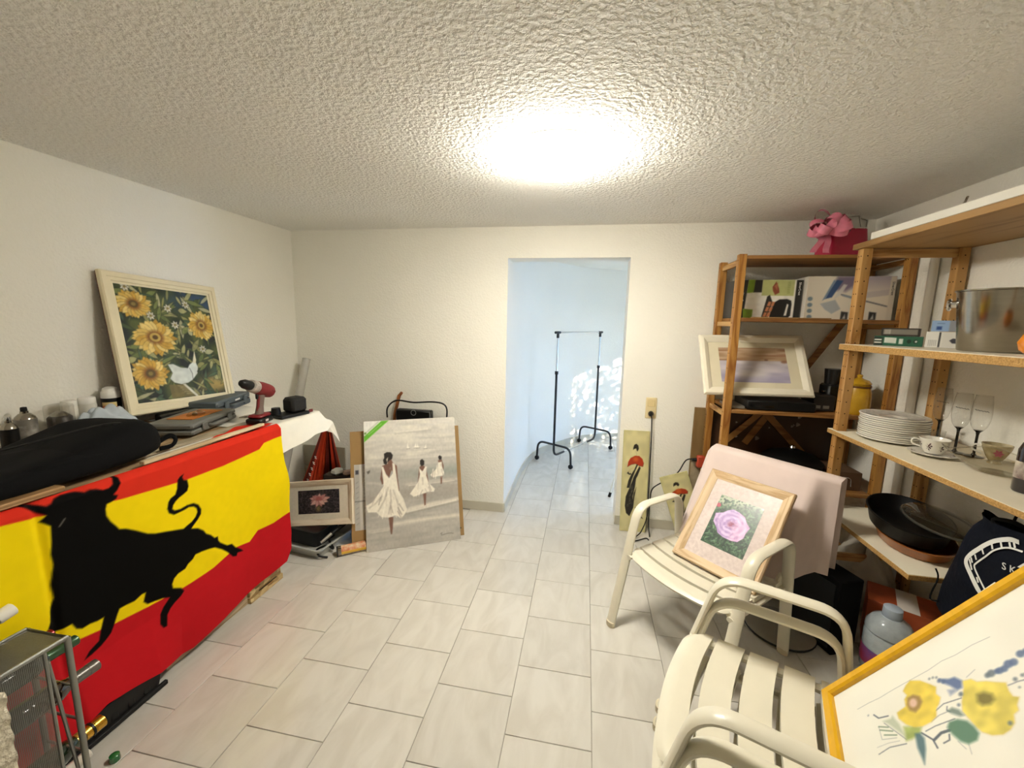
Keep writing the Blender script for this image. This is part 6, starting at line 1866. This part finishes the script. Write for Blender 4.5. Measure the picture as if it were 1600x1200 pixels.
# ------------------------------------------------------------------ garden armchairs
M_CHAIR = mat('chair_cream', '#dcd6c2', .32, var=.02, coat=.15)
def make_chair(name, label):
    t = thing(name, label, 'chair', group='cream garden armchairs')
    hw = .295
    # legs and arms: one bent flat tube per side
    for s in (-1, 1):
        u = hw * s
        pts = rounded([(u, -.105, .012), (u, .060, .648), (u, .415, .640), (u, .495, .012)], [.085, .075], 8)
        MB().tube(pts, .027, 12, up=(1, 0, 0), r2=.0125).build('arm_and_legs', M_CHAIR, t)
        for (y, z) in ((-.105, .0), (.495, .0)):
            MB().lathe([(0, 0.0005), (.024, .0005), (.026, .004), (.026, .028), (.022, .03), (0, .03)], 14, (u, y, 0), 1, .62).build('foot_cap', mat('foot_cap', '#cfc5a9', .5), t)
        MB().tube([(u - .02 * s, -.02, .383), (u - .02 * s, .44, .372)], .012, 8, up=(0, 0, 1), r2=.018).build('seat_rail', M_CHAIR, t)
    # seat slats, bowed forward and slightly dished
    n = 5
    w, g = .084, .016
    for k in range(n):
        v0 = -.040 + k * (w + g)
        def slat(a, b, v0=v0, k=k):
            uu = (a - .5) * 2
            bow = -.035 * (1 - uu * uu) * (1 - .16 * k) + .014
            vv = v0 + w * b
            z = .418 - .030 * max(0, vv) - .012 * (1 - uu * uu) - (.014 * (1 - b / .35) ** 2 if (k == 0 and b < .35) else 0)
            x = uu * (hw - .020)
            if k == 0 and abs(uu) > .86:
                vv += .045 * ((abs(uu) - .86) / .14) ** 2 * (1 - b)
            return (x, vv + bow, z)
        MB().grid(slat, 22, 6, .020).build('seat_slat', M_CHAIR, t, angle=50)
    for s in (-1, 1):
        MB().tube([(s * (hw - .034), -.005, .394), (s * (hw - .034), .22, .389), (s * (hw - .034), .45, .380)], .016, 8, r2=.014).build('seat_edge', M_CHAIR, t)
    for v in (.12, .32):
        MB().tube([(-(hw - .03), v, .378), (0, v - .02, .365), (hw - .03, v, .378)], .010, 8).build('under_bar', M_CHAIR, t)
    # back
    b0, b1 = Vector((0, .435, .39)), Vector((0, .705, .885))
    for s in (-1, 1):
        MB().tube([(s * .262, .40, .385), (s * .262, .465, .44), (s * .264, .59, .67), (s * .255, .70, .872)], .013, 8, up=(1, 0, 0), r2=.016).build('back_stile', M_CHAIR, t)
    for k in range(6):
        f0 = .14 + k * .142
        def bs_(a, b, f0=f0):
            uu = (a - .5) * 2
            q = b0.lerp(b1, f0 + .118 * b)
            return (uu * .256, q.y + .022 * (1 - uu * uu), q.z + (.014 * (1 - uu * uu) if k == 5 else 0))
        MB().grid(bs_, 14, 3, .012).build('back_slat', M_CHAIR, t, angle=50)
    return t
ch1 = make_chair('garden_chair', 'cream garden armchair with lilac cloth over its back')
a1 = R(-46.5)
ch1.location = (.483, 1.911, 0); ch1.rotation_euler = (0, 0, a1)
ch2 = dup(ch1, 'upper cream garden armchair of the stacked pair in front')
ch2.location = (.354, 1.198, .085); ch2.rotation_euler = (0, 0, R(-111))
ch3 = dup(ch1, 'lower cream garden armchair of the stacked pair in front')
ch3.location = (.350, 1.199, 0); ch3.rotation_euler = (0, 0, R(-111))

# lilac cloth over the back of the first chair
def lilac(u, v):
    s = -.325 + .70 * u
    L = v * 1.10
    Lf = .52
    b0, b1 = Vector((0, .43, .39)), Vector((0, .695, .895))
    dn = (b1 - b0).normalized(); nr = Vector((0, -dn.z, dn.y))
    wv = .006 * math.sin(s * 19 + v * 3) + .005 * math.sin(s * 31 + 2)
    out_ = abs(s) > .27
    if L < Lf:
        k = 1 - L / Lf
        q = b1.lerp(b0, k) + nr * (.020 + wv * k)
    else:
        M = L - Lf
        t = min(1, M / .05)
        q = b1 + Vector((0, .045 * t, .012 * math.sin(t * PI)))
        if M > .05:
            q += Vector((0, .02 * (M - .05) + wv * 2 * (M - .05), -(M - .05)))
    x = s
    hang = max(0.0, min(1.0, (s - .272) / .05))
    hang = hang * hang * (3 - 2 * hang)
    if L < Lf:
        q = Vector((q.x, q.y + (b1.y - .03 - q.y) * hang, q.z))
    if out_:
        e = (abs(s) - .27)
        q += Vector((0, .35 * e, -.75 * e * (1.0 if s < 0 else .15)))
        x = math.copysign(.27 + e * (.6 if s < 0 else .95), s)
    return (x, q.y, q.z)
lc = tag(MB().grid(lilac, 40, 56, .002).build('draped_cloth', mat('lilac_cloth', '#d9c6be', .85, var=.03, sheen=.2, bump=.15, bscale=500), angle=80), 'pale lilac pink cloth draped over the first chair back', 'cloth')
lc.location = ch1.location; lc.rotation_euler = ch1.rotation_euler

# peony picture on the first chair
pe = thing('framed_photo', 'wood framed purple peony photo propped on first chair seat', 'picture')
m1 = Matrix.Translation(ch1.location) @ Matrix.Rotation(a1, 4, 'Z')
PWW, PHH = .42, .52
o_ = m1 @ Vector((-.155, .195, .406))
place(pe, o_, m1.to_3x3() @ Vector((1, .02, 0)), m1.to_3x3() @ Vector((-.07, .34, .42)))
M_PF = wood('pale_oak', '#d8bd97', '#bb9a70', 'x', 9); M_PFV = wood('pale_oak_v', '#d8bd97', '#bb9a70', 'z', 9)
frame_rails(pe, PWW, PHH, .045, PROF, M_PF, M_PFV)
MB().box(.003, PWW - .003, 0, .006, .003, PHH - .003).build('backing', mat('brown_board', '#7d6344', .8), pe)
MB().box(.042, PWW - .042, -.0075, -.006, .042, PHH - .042).build('mount', mat('marbled_mount', '#e0d2cc', .8, color2='#cdbdb8', vscale=70), pe)
p = Pic(.215, .275, 120, '#2f4a34')
n1 = vnoise(p.X, p.Y, 190, 190, 21); n2 = vnoise(p.X, p.Y, 90, 90, 22)
p.c = np.stack([.10 + .22 * n1 * n2 * 2, .19 + .26 * n1 * n2 * 2, .14 + .18 * n1 * n2 * 2], -1)
rr = random.Random(12)
for k in range(110):
    p.leaf(rr.uniform(0, p.W), rr.uniform(0, p.H), rr.uniform(.012, .04), rr.uniform(.002, .005), rr.uniform(0, 2 * PI), rr.choice(['#3f6440', '#5a7d58', '#28402c', '#6f8f70', '#1c2c20']), .85)
top = np.clip((p.Y / p.H - .72 - .25 * (p.X / p.W - .3)) * 5, 0, 1) * (vnoise(p.X, p.Y, 130, 130, 25) > .5)
p.fill(np.ones_like(p.c) * hexc('#c9cbb0'), top * .75)
p.ell(TR['peo_red'][0], TR['peo_red'][1], .012, .012, '#a83248', uv=True)
cx, cy = TR['peo_c'][0] * p.W, TR['peo_c'][1] * p.H
PO = p.uv(TR['peo_out'])
p.stroke(PO + [PO[0]], .004, '#33304a', .7)
p.poly(PO, '#b48fb6')
ang = np.arctan2(p.Y - cy, p.X - cx) / (2 * PI) + .5
rad = np.hypot(p.X - cx, (p.Y - cy) / .9)
din = p.sdf(PO, True, p.X, p.Y)
msk = np.clip(.5 - din / .003, 0, 1)
ruf = vnoise(ang + .3 * vnoise(p.X, p.Y, 60, 60, 51), rad, 15, 75, 52)
edge_ = np.abs(((rad + .012 * vnoise(ang, rad, 16, 30, 53)) * 42) % 1 - .5) * 2
tone = .35 + .45 * ruf + .35 * edge_ - .25 * np.clip(1 - rad / .035, 0, 1)
lo3, hi3 = hexc('#7a55a0'), hexc('#dcc2e6')
pet = lo3 + np.clip(tone, 0, 1)[..., None] * (hi3 - lo3)
pet = pet + np.clip((p.X - cx) / .12, 0, .25)[..., None] * np.array([.25, .05, -.02])
p.fill(pet, msk)
red_ = np.exp(-(rad / .016) ** 2) * vnoise(p.X, p.Y, 150, 150, 54)
p.fill(np.ones_like(p.c) * hexc('#8e3c5c'), np.clip(red_ * 1.5, 0, .85))
p.build('photo', attr_mat('photo_print', .35), pe, (.1025, -.0082, .1225))
MB().box(.042, PWW - .042, -.0100, -.0094, .042, PHH - .042).build('glass', thin_glass('picture_glass', (1, 1, 1), .25, .12), pe)

# watercolour in yellow frame on the stacked chairs
wf = thing('framed_watercolour', 'yellow framed flower watercolour standing on the stacked chairs', 'painting')
WW, WH = .50, .82
place(wf, (.778, 1.279, .492), (-.375, -.927, 0), (.3245, -.1312, .555))
wf.location += wf.matrix_world.to_3x3() @ Vector((0, .020, 0))
M_YF = mat('yellow_frame', '#d9a50e', .4, var=.08, vscale=9, stretch=(1, 1, 6), bump=.15, bscale=60)
frame_rails(wf, WW, WH, .030, [(0, 0), (0, .018), (.15, .022), (.85, .022), (1, .016), (1, 0)], M_YF)
MB().box(.002, WW - .002, 0, .005, .002, WH - .002).build('backing', mat('brown_board', '#7d6344', .8), wf)
p = Pic(WW - .06, WH - .06, 270, '#e9e6d9')
off = .030
P_ = lambda pts: [(a - off, b - off) for a, b in pts]
p.grain(.02, 6, 9, 31)
p.fill(np.ones_like(p.c) * hexc('#dfe6da'), .5 * np.clip(1 - p.Y / .30, 0, 1) * vnoise(p.X / .40, p.Y / .76, 4, 5, 33))
SC = ['#59616b', '#8a8d94', '#7d8f78']
for s_ in TR['w_str']:
    *pts, wd, c = s_
    p.stroke(P_(pts), wd * 1.25, SC[c], .9)
p.poly(P_(TR['w_leaf4']), '#9aa88a', .6, .004)
p.poly(P_(TR['w_green1']), '#8fa04a', .85, .005)
for n, c in (('w_f1', '#dbc248'), ('w_f2', '#dcca5a')):
    p.stroke(P_(TR[n]) + P_(TR[n])[:1], .004, '#b8902a', .5, .003)
    p.poly(P_(TR[n]), c, .95, .002)
k1 = vnoise(p.X / .44, p.Y / .76, 26, 40, 41)
isy = (p.c[..., 2] < .5)
p.c[isy] *= (0.90 + .2 * k1[isy])[:, None]
p.poly(P_(TR['w_c1']), '#8a6a4a', .75, .004)
c1x, c1y = np.mean(P_(TR['w_c1']), 0)
p.ell(c1x - .002, c1y - .002, .013, .010, '#d9b8a8', .95, soft=.004)
p.poly(P_(TR['w_c2']), '#6a6232', .85, .006)
p.poly(P_(TR['w_leaf1']), '#527a62', .9, .004)
p.poly(P_(TR['w_leaf2']), '#6b7d74', .85, .004)
p.poly(P_(TR['w_leaf3']), '#4a6a72', .9, .004)
p.poly(P_(TR['w_blue1']), '#4d6290', .85, .004)
p.poly(P_(TR['w_blue2']), '#7d8aa8', .7, .004)
for x, y, r0, c in TR['w_dots']:
    p.ell(x - off, y - off, r0 * 1.0, r0 * .85, ['#56698c', '#66727c'][c], .85, soft=.003)
p.build('watercolour_sheet', attr_mat('watercolour_paper', .75), wf, (off, -.006, off))
MB().box(off, WW - off, -.0105, -.0100, off, WH - off).build('glass', thin_glass('picture_glass', (1, 1, 1), .25, .12), wf)

# ------------------------------------------------------------------ mesh wine rack in the left foreground
RX0, RX1, RY0, RY1, RZ = -1.695, -1.535, .38, .865, .62
wr_ = thing('wine_rack', 'grey metal mesh rack with bottles in left foreground', 'wine rack', (0, 0, 0))
M_RMET = mat('rack_grey_metal', '#8d8d88', .35, .7, var=.05)
for x in (RX0, RX1):
    for y in (RY0, RY1):
        MB().cyl((x, y, .0005), (x, y, RZ), .0085, n=10).build('leg', M_RMET, wr_)
for z in (RZ, .05):
    MB().tube([(RX0, RY0, z), (RX1, RY0, z), (RX1, RY1, z), (RX0, RY1, z)], .0075, 8, closed=True).build('rim_frame', M_RMET, wr_)
def mesh_panel(name, fn, nu, nv, L1, L2):
    mb = MB()
    for i in range(1, nu):
        a, b = fn(i / nu, 0), fn(i / nu, 1)
        mb.cyl(a, b, .0007, n=4, cap=False)
    for j in range(1, nv):
        a, b = fn(0, j / nv), fn(1, j / nv)
        mb.cyl(a, b, .0007, n=4, cap=False)
    o = mb.build(name, M_RMET, wr_)
    o['kind'] = 'stuff'
mesh_panel('top_mesh', lambda u, v: Vector((RX0 + (RX1 - RX0) * u, RY0 + (RY1 - RY0) * v, RZ)), 70, 120, 0, 0)
mesh_panel('side_mesh', lambda u, v: Vector((RX1, RY0 + (RY1 - .055 - RY0) * u, .05 + (RZ - .05) * v)), 110, 140, 0, 0)
MB().cyl((RX1, RY1 - .055, .05), (RX1, RY1 - .055, RZ), .005, n=8).build('inner_post', M_RMET, wr_)
MB().cyl((RX1, RY1 - .05, RZ - .04), (RX1 - .02, RY1 - .005, .07), .005, n=8).build('diagonal_rod', M_RMET, wr_)
for z in (.11, .24, .36, .48):
    MB().cyl((RX0, RY1, z - .03), (RX1, RY1, z - .03), .004, n=8).build('cross_rod', M_RMET, wr_)
    MB().cyl((RX0, RY0 + .08, z - .03), (RX1, RY0 + .08, z - .03), .004, n=8).build('cross_rod', M_RMET, wr_)
def bottle(label, x, z, ytip, glass, foil, L=.30, r=.036, k=1.0):
    t = thing('wine_bottle', label, 'bottle', (x, ytip, z), group='bottles lying in the mesh rack')
    T = Matrix.Rotation(R(-90), 4, 'X')        # local z -> +y
    MB(T).lathe([(0, -L), (r * .9, -L), (r, -L + .008), (r, -.12), (r * .8, -.10), (.016 * k, -.078), (.0145 * k, -.05)], 24, close=True).build('glass', glass, t)
    MB(T).lathe([(.0165 * k, -.085), (.0165 * k, -.03), (.0172 * k, -.029), (.0172 * k, -.002), (.015 * k, 0), (0, 0)], 20, close=True).build('foil_cap', foil, t)
    return t
G_DARK = mat('bottle_green', '#16281a', .08, coat=.6)
b1 = bottle('bottle with gold foil neck lowest in mesh rack', -1.625, .185, .975, G_DARK, mat('gold_foil', '#c79a3a', .25, .9, var=.1), k=1.35)
MB(Matrix.Rotation(R(-90), 4, 'X')).lathe([(.0240, -.040), (.0240, -.033)], 20, close=True).build('black_ring', M_BLACKP, b1)
MB(Matrix.Rotation(R(-90), 4, 'X')).lathe([(.0227, -.078), (.0227, -.058)], 20, close=True).build('print_band', mat('foil_print', '#3a2c10', .4, color2='#c79a3a', vscale=90), b1)
b2 = bottle('bottle with grey capsule neck in middle of mesh rack', -1.595, .425, .965, mat('bottle_brown', '#2a1710', .08, coat=.6), mat('grey_foil', '#6a6660', .35, .5), k=1.15)
MB(Matrix.Rotation(R(-90), 4, 'X')).lathe([(.0195, -.092), (.022, -.087), (.0195, -.082)], 20, close=True).build('silver_ring', M_CHROME, b2)
bottle('bottle with dark green neck near top of mesh rack', -1.618, .54, .935, G_DARK, mat('green_foil', '#39583a', .3, .3))
bottle('bottle with red foil neck at the top of mesh rack', -1.664, .578, .905, G_DARK, mat('red_foil', '#8c1c1a', .25, .4))
bottle('bottle with white capsule low in the mesh rack', -1.65, .085, .94, G_DARK, mat('white_foil', '#dcd6ca', .4))
wc_ = thing('white_bottle', 'white plastic bottle lying on top of the mesh rack', 'bottle')
place(wc_, (-1.685, .84, .715), (1, 0, 0), (-.06, .97, .20))
MB().lathe([(0, -.26), (.026, -.26), (.029, -.255), (.029, -.07), (.024, -.055), (.012, -.045), (.012, -.035)], 20, close=True).build('body', M_WHITEP, wc_)
MB().lathe([(.018, -.04), (.020, -.036), (.020, -.002), (.017, 0), (0, 0)], 20, close=True).build('cap', mat('cap_white', '#f1eee6', .35, var=.02), wc_)
def knit(u, v):
    a, b = u, v
    return (RX1 + .018 + .010 * math.sin(b * 60) * .4 + .012 * math.sin(a * 7), .42 + .29 * a - .0 * b, .58 * b + .01 + .004 * math.sin(a * 60))
kn = tag(MB().grid(knit, 60, 80, .006).build('knitted_throw', mat('cream_knit', '#d8cfba', .9, bump=1.0, bscale=90, bdist=.01, var=.08, vscale=60), angle=80), 'cream knitted throw hanging at the lower left edge', 'throw')
gc = tag(MB().lathe([(0, .0005), (.016, .0005), (.017, .004), (.015, .022), (.010, .026), (0, .027)], 18).build('bottle_cap', mat('cap_green', '#1f6a34', .25, coat=.5)), 'small green bottle cap on the floor by the rack', 'cap')
gc.location = (-1.62, .99, 0)
